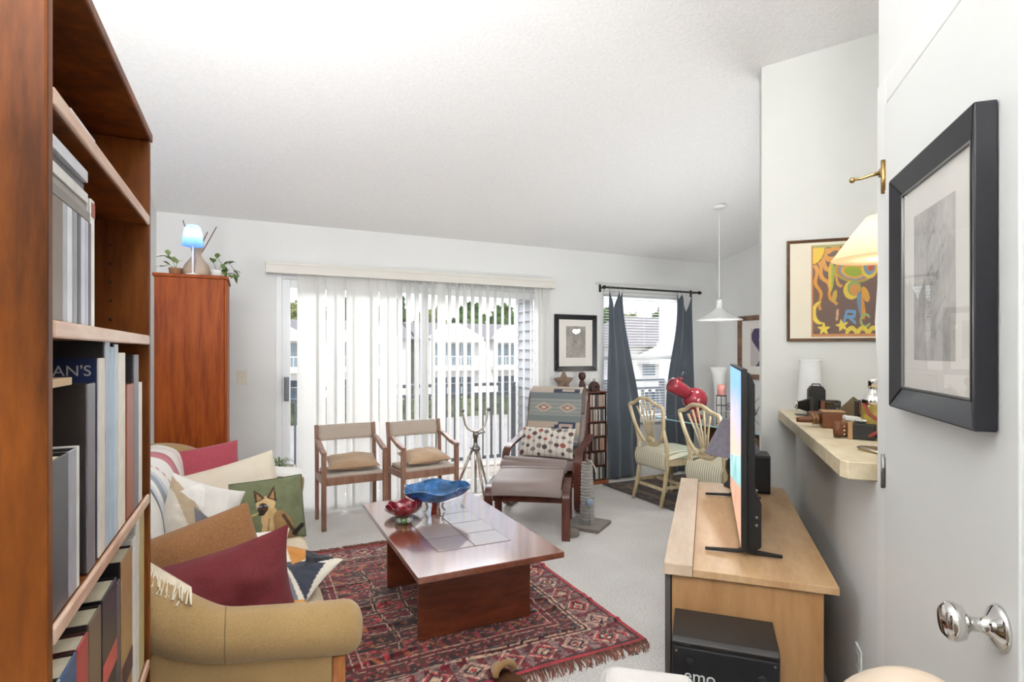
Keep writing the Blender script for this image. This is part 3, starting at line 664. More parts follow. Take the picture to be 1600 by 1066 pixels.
# ------------------------------------------------------------------ sofa
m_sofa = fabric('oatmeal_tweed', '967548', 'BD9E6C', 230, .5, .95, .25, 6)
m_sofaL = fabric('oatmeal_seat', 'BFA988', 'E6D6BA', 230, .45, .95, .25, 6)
t = thing('sofa', 'oatmeal tweed sofa with rolled arms along the left wall', 'sofa', (0, 0, 0))
SY0, SY1 = 1.62, 3.72
MB().bx(-.58, .22, SY0+.05, SY1-.05, .13, .30).build('seat_base', m_sofa, t, .02, 3)
for i in range(3):
    a = SY0+.16+i*.595
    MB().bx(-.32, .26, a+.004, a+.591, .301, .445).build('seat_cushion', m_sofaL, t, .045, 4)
prof = [(-.60, .13), (-.60, .62), (-.585, .74), (-.55, .81), (-.49, .84), (-.43, .838), (-.38, .805), (-.345, .73), (-.33, .6), (-.325, .46), (-.325, .302), (-.36, .302), (-.36, .13)]
MB().prism(prof, SY0+.13, SY1-.13, Matrix(((1, 0, 0, 0), (0, 0, 1, 0), (0, 1, 0, 0), (0, 0, 0, 1))), True).build('backrest', m_sofa, t, .01)
armp = [(-.56, .765), (-.47, .775), (-.38, .765), (-.30, .735), (-.226, .690), (-.16, .642), (-.08, .602), (.02, .584), (.15, .566), (.22, .556), (.265, .552), (.288, .551), (.300, .5505), (.305, .55)]
rad = [.08, .082, .082, .081, .079, .075, .07, .07, .072, .074, .073, .062, .042, .012]
def catmull(P, n=4):
    out = []
    for i in range(len(P)-1):
        a, b, c, d = P[max(i-1, 0)], P[i], P[i+1], P[min(i+2, len(P)-1)]
        for k in range(n):
            q = k/n; out.append(tuple(.5*((2*b[j])+(-a[j]+c[j])*q+(2*a[j]-5*b[j]+4*c[j]-d[j])*q*q+(-a[j]+3*b[j]-3*c[j]+d[j])*q**3) for j in range(len(b))))
    out.append(tuple(P[-1])); return out
ar = catmull([(x, z, r) for (x, z), r in zip(armp, rad)])
for y0, sgn in ((SY0+.075, 1), (SY1-.075, -1)):
    MB().tube([(x, y0, z) for x, z, r in ar], [r for x, z, r in ar], 24, sy=1.12, up=(0, 0, 1)).build('arm_roll', m_sofa, t)
    pl = [(-.58, .131), (.215, .131), (.215, .52)]+[(x, z-.02) for x, z, r in ar[::-1] if x < .2 and x > -.57]+[(-.58, .72)]
    MB().prism(pl, y0-.045, y0+.045, Matrix(((1, 0, 0, 0), (0, 0, 1, 0), (0, 1, 0, 0), (0, 0, 0, 1)))).build('arm_panel', m_sofa, t, .006)
    MB().tube([(-.058, y0+.0805*sin(a), .597+.0722*cos(a)) for a in [2*PI*i/24 for i in range(24)]], .0016, 5, True).build('arm_seam', M_('seam_thread', '8A7450', .9), t)
    MB().bx(.2155, .252, y0-.045, y0+.045, .0, .49).build('arm_post', m_beechd if 'm_beechd' in globals() else wood('honey_wood', '8A4E22', 'C07A3E', (3, 3, .5), .35), t, .004)
    MB().bx(-.57, -.53, y0-.03, y0+.03, .0, .13).build('leg', m_oakbrown, t)
# striped throw over the back
def serape(u, v):   # v along the profile, u along y: stripes run front to back
    p = u*1.0
    bands = [(0, 'E8E3D6'), (.02, '7FA9C9'), (.06, 'E9E6DC'), (.12, '6FA6CC'), (.17, 'A9CBE0'), (.20, 'EFECE4'), (.235, '5B9CC9'), (.27, '9CC4DD'), (.30, 'EDEAE2'), (.42, 'E6E2D8'), (.455, '3F4152'), (.475, 'CDD2DC'), (.50, 'F0EEE8'), (.53, '8F9AA8'), (.57, 'C9CDD4'), (.60, 'EEEBE4'), (.66, 'B8545C'), (.675, 'EEEBE4'), (.71, 'EFECE6'), (.77, 'C25866'), (.83, 'B04A5A'), (.86, 'EFEBE3'), (.93, 'E8D9CF'), (.96, 'EDE9E0')]
    c = bands[0][1]
    for q, k in bands:
        if p >= q: c = k
    if .66 <= p < .675 and int(v*34) % 2: c = 'EEEBE4'
    return lin(c)
tp = catmull([(-.318, .40), (-.316, .60), (-.332, .73), (-.370, .818), (-.43, .853), (-.49, .855), (-.555, .826), (-.595, .75), (-.608, .63)], 4)
def tf(u, v):
    i = min(int(v*(len(tp)-1)), len(tp)-2); q = v*(len(tp)-1)-i
    x = tp[i][0]*(1-q)+tp[i+1][0]*q; z = tp[i][1]*(1-q)+tp[i+1][1]*q
    y = 1.80+u*1.70+.02*noise.noise(Vector((u*6, v*3, 1))); k = noise.noise(Vector((u*7, v*5, 3)))*.008+.012
    return (x+k, y, z+k*.8)
th = thing('striped_blanket', 'woven blanket with blue, white and red stripes draped over the sofa back', 'blanket', (0, 0, 0))
mb = MB(); mb.grid(tf, 200, 34, serape); mb.build('blanket_cloth', attr('serape_weave', .95, .5, 260, .3), th, solid=.006)
mb = MB()
for i in range(46):
    q = i/45; x = -.30+.155*q; z = .822-.105*q; y0 = 1.70-.02*q
    mb.tube([(x, 1.80-.07*q, z+.012), (x+.004, y0+.02, z+.010+.006*random.random()), (x+random.uniform(-.014, .016), y0-.03-.02*random.random(), z-.002)], .0028, 4)
o = mb.build('fringe', M_('blanket_fringe', 'E8DCC6', .95, var=.1), th); o['kind'] = 'stuff'

# ------------------------------------------------------------------ cushions
m_attrc = attr('printed_cushion', .9, .4, 240, .25)
def cushion(label, cen, right, up, wd, ht, th, mat=None, cf=None, seed=0, n=28, pinch=.10, name='cushion', piping=None, wr=.012, nb=None, soft=.5):
    r = Vector(right).normalized(); u = Vector(up); u = (u-r*u.dot(r)).normalized(); nrm = r.cross(u)
    t = thing(name, label, 'cushion', (0, 0, 0))
    M = Matrix((r, u, nrm)).transposed().to_4x4(); M.translation = Vector(cen); t.matrix_world = M
    if cf and n < 70: n = 90
    def pos(a, b, s):
        x = 2*a-1; y = 2*b-1
        kx = 1-pinch*(1-y*y); ky = 1-pinch*(1-x*x)
        z = th/2*((max(0, 1-x*x))**soft*(max(0, 1-y*y))**soft)
        z += s*0
        z2 = z+wr*noise.noise(Vector((x*1.7+seed, y*1.7, s*3+seed)))*min(1, z/(th/2)*1.6)
        z2 += .35*wr*noise.noise(Vector((x*5+seed, y*5, s*3+seed)))*min(1, z/(th/2)*1.6)
        return (x*wd/2*kx, y*ht/2*ky, s*z2)
    mb = MB()
    for s in (1, -1):
        k = len(mb.v)
        mb.grid(lambda a, b: pos(a if s > 0 else 1-a, b, s), n, n, (lambda a, b: cf(a if s > 0 else 1-a, b)) if cf else None)
    mb.build('cushion_cover', mat or m_attrc, t)
    if piping:
        pts = []
        for e in range(4):
            for k in range(12):
                q = k/12; a, b = [(q, 0), (1, q), (1-q, 1), (0, 1-q)][e]; pts.append(pos(a, b, 1))
        MB().tube(pts, .004, 6, True).build('piping', piping, t)
    return t
m_red = fabric('burgundy_velvet', '581219', '7A2129', 120, .2, .8, .12, 5)
m_redp = fabric('rose_red_velvet', '93303E', 'B85260', 120, .2, .8, .2, 5)
m_tan = fabric('caramel_velvet', '7A4C26', 'A87646', 120, .2, .8, .15, 5)
m_crm = fabric('cream_linen', 'CFC0A8', 'ECE2D0', 240, .3, .9, .2, 5)
m_tanp = fabric('tan_velour', 'A48260', 'C9AA88', 160, .25, .85, .4, 5)
def seg(p, a, b):
    p, a, b = Vector(p), Vector(a), Vector(b); d = b-a; q = max(0, min(1, (p-a).dot(d)/d.length_squared)); return (p-a-d*q).length
def ell(x, y, cx, cy, rx, ry, rot=0):
    dx, dy = x-cx, y-cy; c, s = cos(rot), sin(rot); return ((dx*c+dy*s)/rx)**2+((-dx*s+dy*c)/ry)**2 < 1
def tri(x, y, a, b, c):
    def sg(p, q): return (x-q[0])*(p[1]-q[1])-(p[0]-q[0])*(y-q[1])
    d1, d2, d3 = sg(a, b), sg(b, c), sg(c, a); return not ((d1 < 0 or d2 < 0 or d3 < 0) and (d1 > 0 or d2 > 0 or d3 > 0))
def catc(x, y):
    g = '74795A'
    c = g
    if ell(x, y, .60, .16, .22, .30, -.1) or ell(x, y, .52, .36, .13, .24, .15): c = 'C9A878'
    if ell(x, y, .70, .22, .13, .28, .3): c = '9E7C52'
    if seg((x, y), (.70, .40), (.86, .05)) < .025: c = '5B4330'
    if seg((x, y), (.84, .08), (.96, .19)) < .034: c = '2A211E'
    if ell(x, y, .46, .62, .135, .125): c = 'D3B483'
    if tri(x, y, (.32, .66), (.31, .88), (.46, .72)) or tri(x, y, (.48, .72), (.60, .90), (.62, .64)): c = '4A3526'
    if tri(x, y, (.35, .69), (.345, .81), (.42, .72)) or tri(x, y, (.52, .72), (.585, .83), (.59, .68)): c = 'A98058'
    if ell(x, y, .42, .56, .075, .085): c = '4B3727'
    if ell(x, y, .40, .49, .05, .045): c = '33251D'
    if ell(x, y, .375, .60, .026, .017) or ell(x, y, .475, .60, .026, .017): c = 'A9C4D8'
    if ell(x, y, .378, .60, .011, .013) or ell(x, y, .472, .60, .011, .013): c = '1A1A1E'
    if ell(x, y, .40, .525, .018, .012): c = '1E1614'
    for yy in (.47, .44, .41):
        if seg((x, y), (.36, .50), (.17, yy)) < .005: c = 'B9A86A'
    if seg((x, y), (.46, .1), (.50, .38)) < .008 or seg((x, y), (.58, .05), (.57, .25)) < .008: c = '8B6C46'
    return lin(c)
def geo1(x, y):
    c = 'E2DDD6'
    if y < .95-.9*x and x < .5: c = 'B9A488'
    if y < .8-1.5*x: c = 'D9CFC2'
    if tri(x, y, (.3, .62), (.95, .30), (.5, .1)): c = '77757E'
    if tri(x, y, (.1, .78), (.42, .62), (.38, 1.0)): c = 'EDE9E3'
    if tri(x, y, (.62, .52), (1.0, .36), (1.0, .12)): c = '55565C'
    for k in range(4):
        if seg((x, y), (.7+.05*k, .62), (.98, .30-.03*k)) < .01: c = '3B3D40'
    if y < .12: c = 'A64A52'
    return lin(c)
def geo2(x, y):
    c = 'E3DACB'
    if tri(x, y, (.0, .0), (.5, .5), (.0, .8)): c = '8A2B33'
    if tri(x, y, (.5, .5), (1, .1), (.3, .0)): c = '7D8088'
    if tri(x, y, (.45, .55), (1, .2), (.9, .8)): c = '3A3F4C'
    if tri(x, y, (.2, 1), (.6, .55), (.8, 1)): c = 'C9873F'
    if tri(x, y, (.05, .9), (.35, .6), (.3, .95)): c = 'D9B070'
    if tri(x, y, (.55, .95), (.75, .6), (.95, 1)): c = '23262E'
    if tri(x, y, (.75, .0), (1.0, .0), (1.0, .22)): c = 'D79A52'
    return lin(c)
def linec(x, y):
    c = 'E9E4DA'
    if seg((x, y), (.1, .7), (.5, .8)) < .025 or seg((x, y), (.5, .8), (.9, .74)) < .025 or seg((x, y), (.3, .2), (.4, .75)) < .02: c = '2F3440'
    return lin(c)
cushion('big burgundy velvet cushion with a pointed corner, propped on the near sofa arm', (-.105, 1.885, .594), (1, .10, .15), (-.17, .22, 1), .51, .36, .17, m_red, seed=2, pinch=.12, wr=.028)
cushion('caramel brown velvet cushion behind the burgundy one on the sofa', (-.16, 2.10, .605), (1, .12, .27), (-.28, .30, 1), .43, .38, .19, m_tan, seed=5, pinch=.02, soft=.42)
cushion('small white cushion with thin dark lines behind the caramel cushion', (.02, 2.46, .535), (1, .1, -.1), (0, .5, 1), .26, .22, .10, None, linec, seed=7)
cushion('geometric cushion of white, tan and grey shapes leaning on the striped blanket', (-.195, 2.70, .655), (.85, .35, -.42), (.25, .45, 1), .33, .32, .13, None, geo1, seed=9)
cushion('square green needlepoint cushion with a sitting siamese cat', (.085, 3.02, .572), (1, .05, .05), (-.02, .20, 1), .335, .31, .09, None, catc, seed=11, pinch=.03, n=120, piping=M_('green_piping', '4A5232', .8), soft=.35)
cushion('large cream linen cushion behind the cat cushion on the sofa', (-.09, 3.31, .575), (1, .1, .22), (-.25, .30, 1), .52, .40, .18, m_crm, seed=13, pinch=.05, soft=.45)
cushion('rose red velvet cushion at the far end of the sofa back', (-.25, 3.505, .695), (1, .06, .12), (-.10, .35, 1), .42, .30, .16, m_redp, seed=15, pinch=.06, soft=.42)
cushion('geometric cushion of dark, ochre and red shapes hanging over the seat edge', (.115, 2.26, .523), (.75, -.55, -.16), (.35, .8, .30), .33, .31, .10, None, geo2, seed=17)
o = cushion('white folded coverlet lying over the far sofa arm', (.10, 3.645, .645), (1, 0, -.12), (0, 1, .02), .42, .26, .05, fabric('white_cotton', 'E6E2DC', 'F6F4F0', 240, .3), seed=19, pinch=.02, name='coverlet')
o['category'] = 'blanket'

# ------------------------------------------------------------------ rug
RX0, RX1, RY0, RY1 = .10, 1.70, 2.08, 3.92
rc = {k: lin(v) for k, v in dict(red='B8363F', dred='7A2029', blk='2E2023', crm='D3B79A', pnk='C99C90', gry='8A6E6C', org='A8623A', bru='5A2F2B').items()}
def rugc(u, v):
    X = u*(RX1-RX0); Y = v*(RY1-RY0); W_, L_ = RX1-RX0, RY1-RY0
    dx = min(X, W_-X); dy = min(Y, L_-Y); d = min(dx, dy); s = Y if dx < dy else X
    nz = noise.noise(Vector((X*55, Y*55, 0)))*.5+noise.noise(Vector((X*9, Y*30, 2)))*.5
    def dia(per, a0, a1):
        q = (s % per)/per*2-1; r = (d-a0)/(a1-a0)*2-1; return abs(q)+abs(r)
    if d < .022: c = rc['red']
    elif d < .032: c = rc['blk']
    elif d < .19:
        k = dia(.17, .035, .19); i = int(s/.17) % 3
        if k < .22: c = rc['red'] if i else rc['crm']
        elif k < .4: c = rc['crm']
        elif k < .58: c = rc['blk']
        elif k < .8: c = rc['pnk'] if i == 1 else rc['red']
        elif k < .92: c = rc['crm']
        else: c = rc['gry'] if int(s/.04) % 2 else rc['dred']
    elif d < .197: c = rc['crm']
    elif d < .215: c = rc['dred'] if int(s/.02) % 2 else rc['blk']
    elif d < .222: c = rc['crm']
    elif d < .30:
        q = abs(((s % .09)/.09)*2-1); r = (d-.222)/.078
        c = rc['dred'] if abs(q-r) < .22 else (rc['blk'] if q > r else rc['bru'])
        if abs(q-.5) < .12 and abs(r-.5) < .14: c = rc['org']
    elif d < .307: c = rc['crm']
    elif d < .335: c = rc['dred']
    elif d < .342: c = rc['crm']
    elif d < .42:
        q = int(s/.022) % 4
        c = rc['red'] if q == 0 else (rc['blk'] if q == 1 else (rc['dred'] if q == 2 else rc['bru']))
        if int((s+d)/.03) % 5 == 0: c = rc['org']
    else:
        fx, fy = (X-W_/2+.02*sin(Y*9)), (Y-L_/2)
        i, j = int((fx+4)/.155), int((fy+4)/.105); px, py = ((fx+4) % .155)/.155, ((fy+4) % .105)/.105
        e = min(px, 1-px, (py)*.7, (1-py)*.7)
        if e < .045: c = rc['blk']
        elif e < .085: c = rc['org'] if (i+j) % 2 else rc['crm']
        elif abs(px-.5)+abs(py-.5) < .16: c = rc['org']
        elif abs(px-.5)+abs(py-.5) < .30: c = rc['blk'] if (i+j) % 2 else rc['dred']
        else: c = (rc['dred'], rc['red'], rc['bru'], rc['blk'])[(i*3+j*5) % 4]
        if (int(px*12)+int(py*9)) % 5 == 0 and e > .1: c = rc['blk']
    k = 1+nz*1.0
    n3 = noise.noise(Vector((X*38, Y*80, 7)))
    if n3 > .30 and d > .03: return shade(rc['pnk'], .75) if nz > 0 else shade(rc['dred'], .8)
    if n3 < -.36 and d > .03: return rc['blk']
    return tuple(max(0, min(1, x*k)) for x in c)
def rugf(u, v):
    X = RX0+u*(RX1-RX0); Y = RY0+v*(RY1-RY0)+.012*noise.noise(Vector((u*5, v*2, 0)))
    z = .009
    for yf, a, ww, sl_ in ((3.02, .012, .016, .10), (2.72, .010, .018, -.12), (2.50, .008, .015, .08), (3.35, .010, .02, .05), (2.28, .012, .016, .04)):
        q = (Y-yf-sl_*(X-.9)+.02*sin(X*4))/ww; m = 1 if not (.7 < X < 1.32 and 2.44 < Y < 3.3) else .2
        z += a*m*math.exp(-q*q)*(.5+.5*sin(X*3+yf*5)**2)
    return (X, Y, z)
t = thing('area_rug', 'red tribal wool rug with cream lines and fringed ends under the coffee table', 'rug', (0, 0, 0))
mb = MB(); mb.grid(rugf, 260, 290, rugc); mb.build('rug_pile', attr('rug_wool', .95, .5, 300, .25), t)
for ye, sg_ in ((RY0, -1), (RY1, 1)):
    mb = MB()
    for i in range(230):
        x = RX0+.005+(RX1-RX0-.01)*i/229; j = random.uniform(-.03, .03)-.03
        mb.tube([(x, ye, .009), (x+j*.4, ye+sg_*.04, .008), (x+j, ye+sg_*random.uniform(.06, .085), .004)], [.0035, .003, .002], 4)
    o = mb.build('fringe', M_('rug_fringe', '8A5546', .95, var=.4, vs=40), t); o['kind'] = 'stuff'

# ------------------------------------------------------------------ coffee table
t = thing('coffee_table', 'cherry wood coffee table with a tile inlay on two panel legs', 'coffee table', (.985, 2.855, 0))
MB().bx(-.352, .352, -.625, .625, .402, .43).build('tabletop', m_cherry, t, .003)
MB().bx(-.189, .191, -.377, .367, .43, .4306).build('grout_bed', M_('dark_grout', '4A3128', .6), t)
m_tile = M_('glazed_tile', 'A8968D', .1, var=.06, vs=3, coat=1.0)
t0 = None
for i in range(2):
    for j in range(4):
        loc = (-.094+i*.19, -.284+j*.186, .4306)
        if t0 is None: t0 = MB().bx(-.0925, .0925, -.0905, .0905, 0, .0012).build('tile', m_tile, t, .0008); t0.location = loc
        else: clone(t0, t, loc)
for y in (-.325, .315): MB().bx(-.27, .32, y-.011, y+.011, .012, .402).build('leg_panel', m_cherryd, t, .002)
for x in (-.25, .30): MB().bx(x-.009, x+.009, -.313, .303, .30, .401).build('side_rail', m_cherryd, t, .002)
# glass bowls
def gl(name, col, rough=.05):
    m, tt, b = newmat(name); b.inputs['Base Color'].default_value = (*lin(col), 1); b.inputs['Roughness'].default_value = rough
    b.inputs['Transmission Weight'].default_value = .55; b.inputs['IOR'].default_value = 1.4; b.inputs['Coat Weight'].default_value = .6; b.inputs['Coat Roughness'].default_value = .03
    v = tcoord(tt); n = nnoise(tt, v, 16, 4, .6); c = lin(col)
    tt.links.new(ramp(tt, n, [(.35, shade(c, .45)), (.55, c), (.75, tuple(min(1, x*1.6+.12) for x in c))]), b.inputs['Base Color']); return m
def wavy(label, loc, R, z0, z1, waves, amp, mat, name='glass_bowl', ph=0):
    t = thing(name, label, 'bowl', loc)
    def f(u, v):
        a = 2*PI*u; k = v**.8; r = .02+(R-.02)*(1-(1-k)**1.25); z = z0+(z1-z0)*v**1.7
        z += amp*v*v*sin(waves*a+ph); r *= 1+.07*v*v*cos(waves*a+ph+.6); return (r*cos(a)*1.06, r*sin(a)*.94, z)
    mb = MB(); mb.grid(f, 80, 22, closeu=True); mb.build('bowl', mat, t, solid=.005); return t
tz = .4325
bb = wavy('large wavy blue art glass bowl on a red stem, on the coffee table', (.975, 3.07, tz), .180, .075, .158, 5, .009, gl('blue_glass', '3F86C8'), ph=.6)
MB().lathe([(0, .0), (.03, .002), (.026, .02), (.022, .05), (.03, .075), (.05, .088), (0, .092)], 24).build('stem', gl('amber_red_glass', 'B5452E'), bb)
m_clear = gl('clear_glass', 'D5DADA')
for a in (.4, 2.5, 4.6):
    MB().tube([(cos(a)*r, sin(a)*r, z) for r, z in ((.032, .075), (.05, .078), (.062, .06), (.052, .042), (.05, .03), (.062, .012), (.07, .008))], .006, 8).build('scroll_foot', m_clear, bb)
rb = wavy('small ruffled red art glass bowl with green feet, on the coffee table', (.765, 2.985, tz), .088, .042, .105, 6, .010, gl('red_glass', 'B02238'))
MB().lathe([(0, .03), (.034, .034), (.036, .046), (0, .05)], 24).build('bowl_base', gl('dark_red_glass', '8C1A2E'), rb)
for i in range(7): a = i*2*PI/7; MB().sph((.034*cos(a), .034*sin(a), .018), .0175, 10, 8, (1, 1, 1)).build('bead_foot', gl('green_glass', '8FBF7A') if i % 2 else m_clear, rb)
wavy('shallow clear glass dish standing behind the red bowl', (.80, 3.13, tz), .095, .003, .045, 4, .006, m_clear, 'glass_dish')

# ================================================================== ARMCHAIRS BY THE DOOR
m_oat = fabric('oat_upholstery', 'B5A595', 'D6C9BC', 420, .3, .95, .2, 8)
AX = ((0, 0, 1, 0), (1, 0, 0, 0), (0, 1, 0, 0), (0, 0, 0, 1))   # prism (x,y,z)->(y,z,x): profile in the local YZ plane, extruded along X
def armchair(label, loc, rz):
    t = thing('armchair', label, 'chair', loc, rz, 'wooden armchairs by the sliding door'); t.scale = (1, .86, 1)
    W2 = .235
    for s in (-1, 1):
        MB().bar((s*W2, .20, 0), (s*W2, .20, .575), .036, .036).build('leg', m_beech, t, .006)
        MB().tube([(s*W2, -.20, 0), (s*W2, -.205, .40), (s*W2, -.22, .62), (s*W2, -.25, .765)], .021, 4, sm=False).build('leg', m_beech, t, .005)
        MB().tube([(s*W2, -.215, .655), (s*W2, -.1, .645), (s*W2, .08, .605), (s*W2, .222, .588)], [.018, .021, .023, .022], 4, sy=1.25, sm=False).build('armrest', m_beech, t, .006)
        MB().bar((s*W2, -.19, .365), (s*W2, .185, .375), .022, .055).build('seat_rail', m_beech, t, .004)
    MB().bar((-W2+.018, .20, .372), (W2-.018, .20, .372), .022, .06).build('seat_rail', m_beech, t, .004)
    MB().bar((-W2+.018, -.205, .365), (W2-.018, -.205, .365), .022, .055).build('seat_rail', m_beech, t, .004)
    MB().bx(-W2+.016, W2-.016, -.19, .205, .395, .425).build('seat', m_oat, t, .012, 3)
    mb = MB()
    def f(u, v):
        x = (u-.5)*2*(W2-.015); return (x, -.228-.028*(1-(2*u-1)**2)-.028*v, .635+.125*v)
    mb.grid(f, 14, 5); mb.build('back_band', m_oat, t, solid=.026)
    return t
armchair('wooden armchair with oat seat before the closed slats, left of the pair', (.74, 4.59, 0), PI+.04)
armchair('wooden armchair with oat seat, right of the pair beside the metal tripod', (1.33, 4.555, 0), PI+.10)
cushion('tan velour cushion lying on the left wooden armchair', (.75, 4.585, .486), (1, -.03, 0), (0, .98, .12), .40, .34, .11, m_tanp, seed=21, pinch=.07)
cushion('tan velour cushion lying on the right wooden armchair', (1.34, 4.55, .486), (1, .08, .03), (0, .98, .12), .38, .34, .11, m_tanp, seed=24, pinch=.07)

# ------------------------------------------------------------------ tripod with yoke
t = thing('tripod', 'champagne metal tripod with a forked yoke standing before the slats', 'tripod', (1.815, 4.56, 0))
m_champ = M_('champagne_metal', 'BDB3A8', .3, .85, var=.06); m_ironk = M_('dark_knob', '5A5552', .4, .6)
for i in range(3):
    a = .55+i*2*PI/3
    MB().tube([(.03*cos(a), .03*sin(a), .50), (.13*cos(a), .13*sin(a), .25), (.23*cos(a), .23*sin(a), .012)], [.013, .011, .008], 10).build('leg', m_champ, t)
    MB().sph((.232*cos(a), .232*sin(a), .012), .0115, 10, 6).build('rubber_foot', m_ironk, t)
MB().cyl((0, 0, .12), (0, 0, .60), .011, 12).build('center_column', m_champ, t)
MB().lathe([(.0, .49), (.038, .49), (.042, .5), (.042, .52), (.025, .535), (.018, .55), (.018, .6), (.024, .605), (.026, .64), (.02, .66), (0, .66)], 20).build('tripod_head', m_steel, t)
MB().cyl((.02, 0, .64), (.085, -.01, .655), .010, 10).cyl((-.02, 0, .52), (-.05, 0, .52), .009, 10).build('clamp_knob', m_champ, t)
yk = [(.115*cos(a)*.92, 0, .775+.115*sin(a)*1.0) for a in [PI*(1.0+.0)+PI*i/16 for i in range(17)]]
yk = [(-.125, 0, .85), (-.118, 0, .82)]+yk[1:-1]+[(.118, 0, .82), (.125, 0, .85)]
MB().tube(yk, .008, 8, sy=1.5).build('yoke', m_champ, t)
for s in (-1, 1): MB().cyl((s*.125, -.012, .852), (s*.125, .012, .852), .016, 12).build('yoke_tip', m_steel, t)

# ------------------------------------------------------------------ bentwood lounge chair and ottoman
m_leather = M_('taupe_leather', '8B7B76', .48, var=.08, vs=6, bump=.12, bs_=150, spec=.5)
m_leatherd = M_('dark_taupe_leather', '6B5B57', .45, var=.1, vs=6, bump=.12, bs_=150)
t = thing('lounge_chair', 'bentwood lounge chair with taupe leather cushion, right of the sliding door', 'chair', (2.36, 4.26, 0), math.atan2(-.69, -.72)-PI/2)
for s in (-1, 1):
    x = s*.325
    # armrest bending down to the front leg and back along the floor runner
    pth = catmull([(-.36, .60), (-.18, .565), (.02, .535), (.10, .505), (.135, .44), (.135, .30), (.135, .10), (.12, .045), (.06, .022), (-.10, .02), (-.30, .02), (-.36, .022)], 4)
    mb = MB(); vs = []; n = len(pth)
    for i, (y, z) in enumerate(pth):
        a = Vector(pth[max(i-1, 0)]); b = Vector(pth[min(i+1, n-1)]); d_ = (b-a).normalized(); nn = Vector((-d_.y, d_.x))*.011
        for dx in (-.032, .032):
            vs += [(x+dx, y+nn.x, z+nn.y), (x+dx, y-nn.x, z-nn.y)]
    fs = []
    for i in range(n-1):
        a, b = i*4, i*4+4
        fs += [(a, a+2, b+2, b), (a+1, b+1, b+3, a+3), (a, b, b+1, a+1), (a+2, a+3, b+3, b+2)]
    fs += [(0, 1, 3, 2), ((n-1)*4, (n-1)*4+2, (n-1)*4+3, (n-1)*4+1)]
    mb.add(vs, fs, False); mb.build('side_frame', m_mahog, t, .002)
    MB().tube([(x*.86, -.44, .90), (x*.86, -.36, .60), (x*.86, -.25, .33), (x*.86, -.12, .27), (x*.86, .12, .33)], .016, 4, sy=1.7, sm=False).build('back_stile', m_mahog, t, .003)
for y_, z_ in ((.10, .30), (-.30, .30), (-.42, .86)): MB().bar((-.29, y_, z_), (.29, y_, z_), .03, .05).build('cross_bar', m_mahog, t, .003)
def pad(name, prof, w2, mat, parent, thick, bulge=.02):
    pr = catmull(prof, 5); mb = MB()
    def f(u, v):
        i = min(int(v*(len(pr)-1)), len(pr)-2); q = v*(len(pr)-1)-i
        y = pr[i][0]*(1-q)+pr[i+1][0]*q; z = pr[i][1]*(1-q)+pr[i+1][1]*q
        return ((u-.5)*2*w2, y, z+bulge*(1-(2*u-1)**4)*.3)
    mb.grid(f, 12, 40); return mb.build(name, mat, parent, bev=.012, seg=2, solid=thick)
pad('seat_cushion', [(-.22, .385), (-.05, .375), (.12, .40), (.27, .43), (.335, .425), (.345, .39)], .28, m_leather, t, .07)
pad('back_cushion', [(-.20, .42), (-.26, .52), (-.32, .66), (-.37, .80), (-.41, .93), (-.425, .965)], .28, m_leather, t, .075)
pad('headrest', [(-.315, .80), (-.335, .87), (-.368, .96), (-.42, .995), (-.465, .97), (-.475, .90)], .275, m_leatherd, t, .03)
MB().tube([(-.27, .30, .455), (-.1, .318, .462), (.1, .318, .462), (.27, .30, .455)], .034, 10).build('front_roll', m_leather, t)
def kilim(u, v):
    c = 'A09C96'
    if v < .10: c = '6A7484'
    elif v < .13: c = 'B7A698'
    elif v < .24: c = '8D8F8C' if v < .2 else '9AA39C'
    elif v < .40:
        c = 'B9A797'
        st = int((v-.24)/.04)
        if .40+.06*st < u < .92-.0*st and v < .40 and u < .98: c = '3D475C'
        if .60 < u < .86 and .27 < v < .37: c = 'B9A797'
        if .66 < u < .80 and .30 < v < .34: c = '3D475C'
        if .60 < u < .64 and v < .31: c = '3D475C'
    elif v < .48: c = '7F8685'
    elif v < .74:
        c = '8E928F' if int(v*50) % 3 else '9C9F9A'
        for cx in (.28, .74):
            q = abs(u-cx)/.18+abs(v-.61)/.08
            if q < 1: c = 'C6AF9C'
            if q < .65: c = '8B6F63'
            if q < .35: c = 'D2BFAC'
    elif v < .84: c = '7C8384'
    elif v < .96:
        c = 'BFB0A2'
        if .45 < u < .95 and v < .93: c = '434A5A'
        if .62 < u < .85 and .87 < v < .91: c = 'BFB0A2'
    else: c = 'C3B5A7'
    return lin(c)
kp = catmull([(-.172, .50), (-.217, .56), (-.262, .66), (-.305, .77), (-.325, .865), (-.355, .965), (-.415, 1.014), (-.47, .995), (-.494, .93)], 5)
th = thing('kilim_throw', 'muted blue grey kilim with stepped motifs draped over the lounge chair back', 'blanket', (2.36, 4.26, 0), t.rotation_euler.z)
def kf(u, v):
    i = min(int(v*(len(kp)-1)), len(kp)-2); q = v*(len(kp)-1)-i
    return ((.5-u)*.50-.0, kp[i][0]*(1-q)+kp[i+1][0]*q+.018+.004*noise.noise(Vector((u*4, v*4, 0))), kp[i][1]*(1-q)+kp[i+1][1]*q+.022)
mb = MB(); mb.grid(kf, 90, 110, lambda u, v: kilim(u, min(1, v*1.35)) if v < .75 else lin('9A9C98')); mb.build('kilim_cloth', attr('kilim_weave', .95, .4, 300, .2), th, solid=.006)
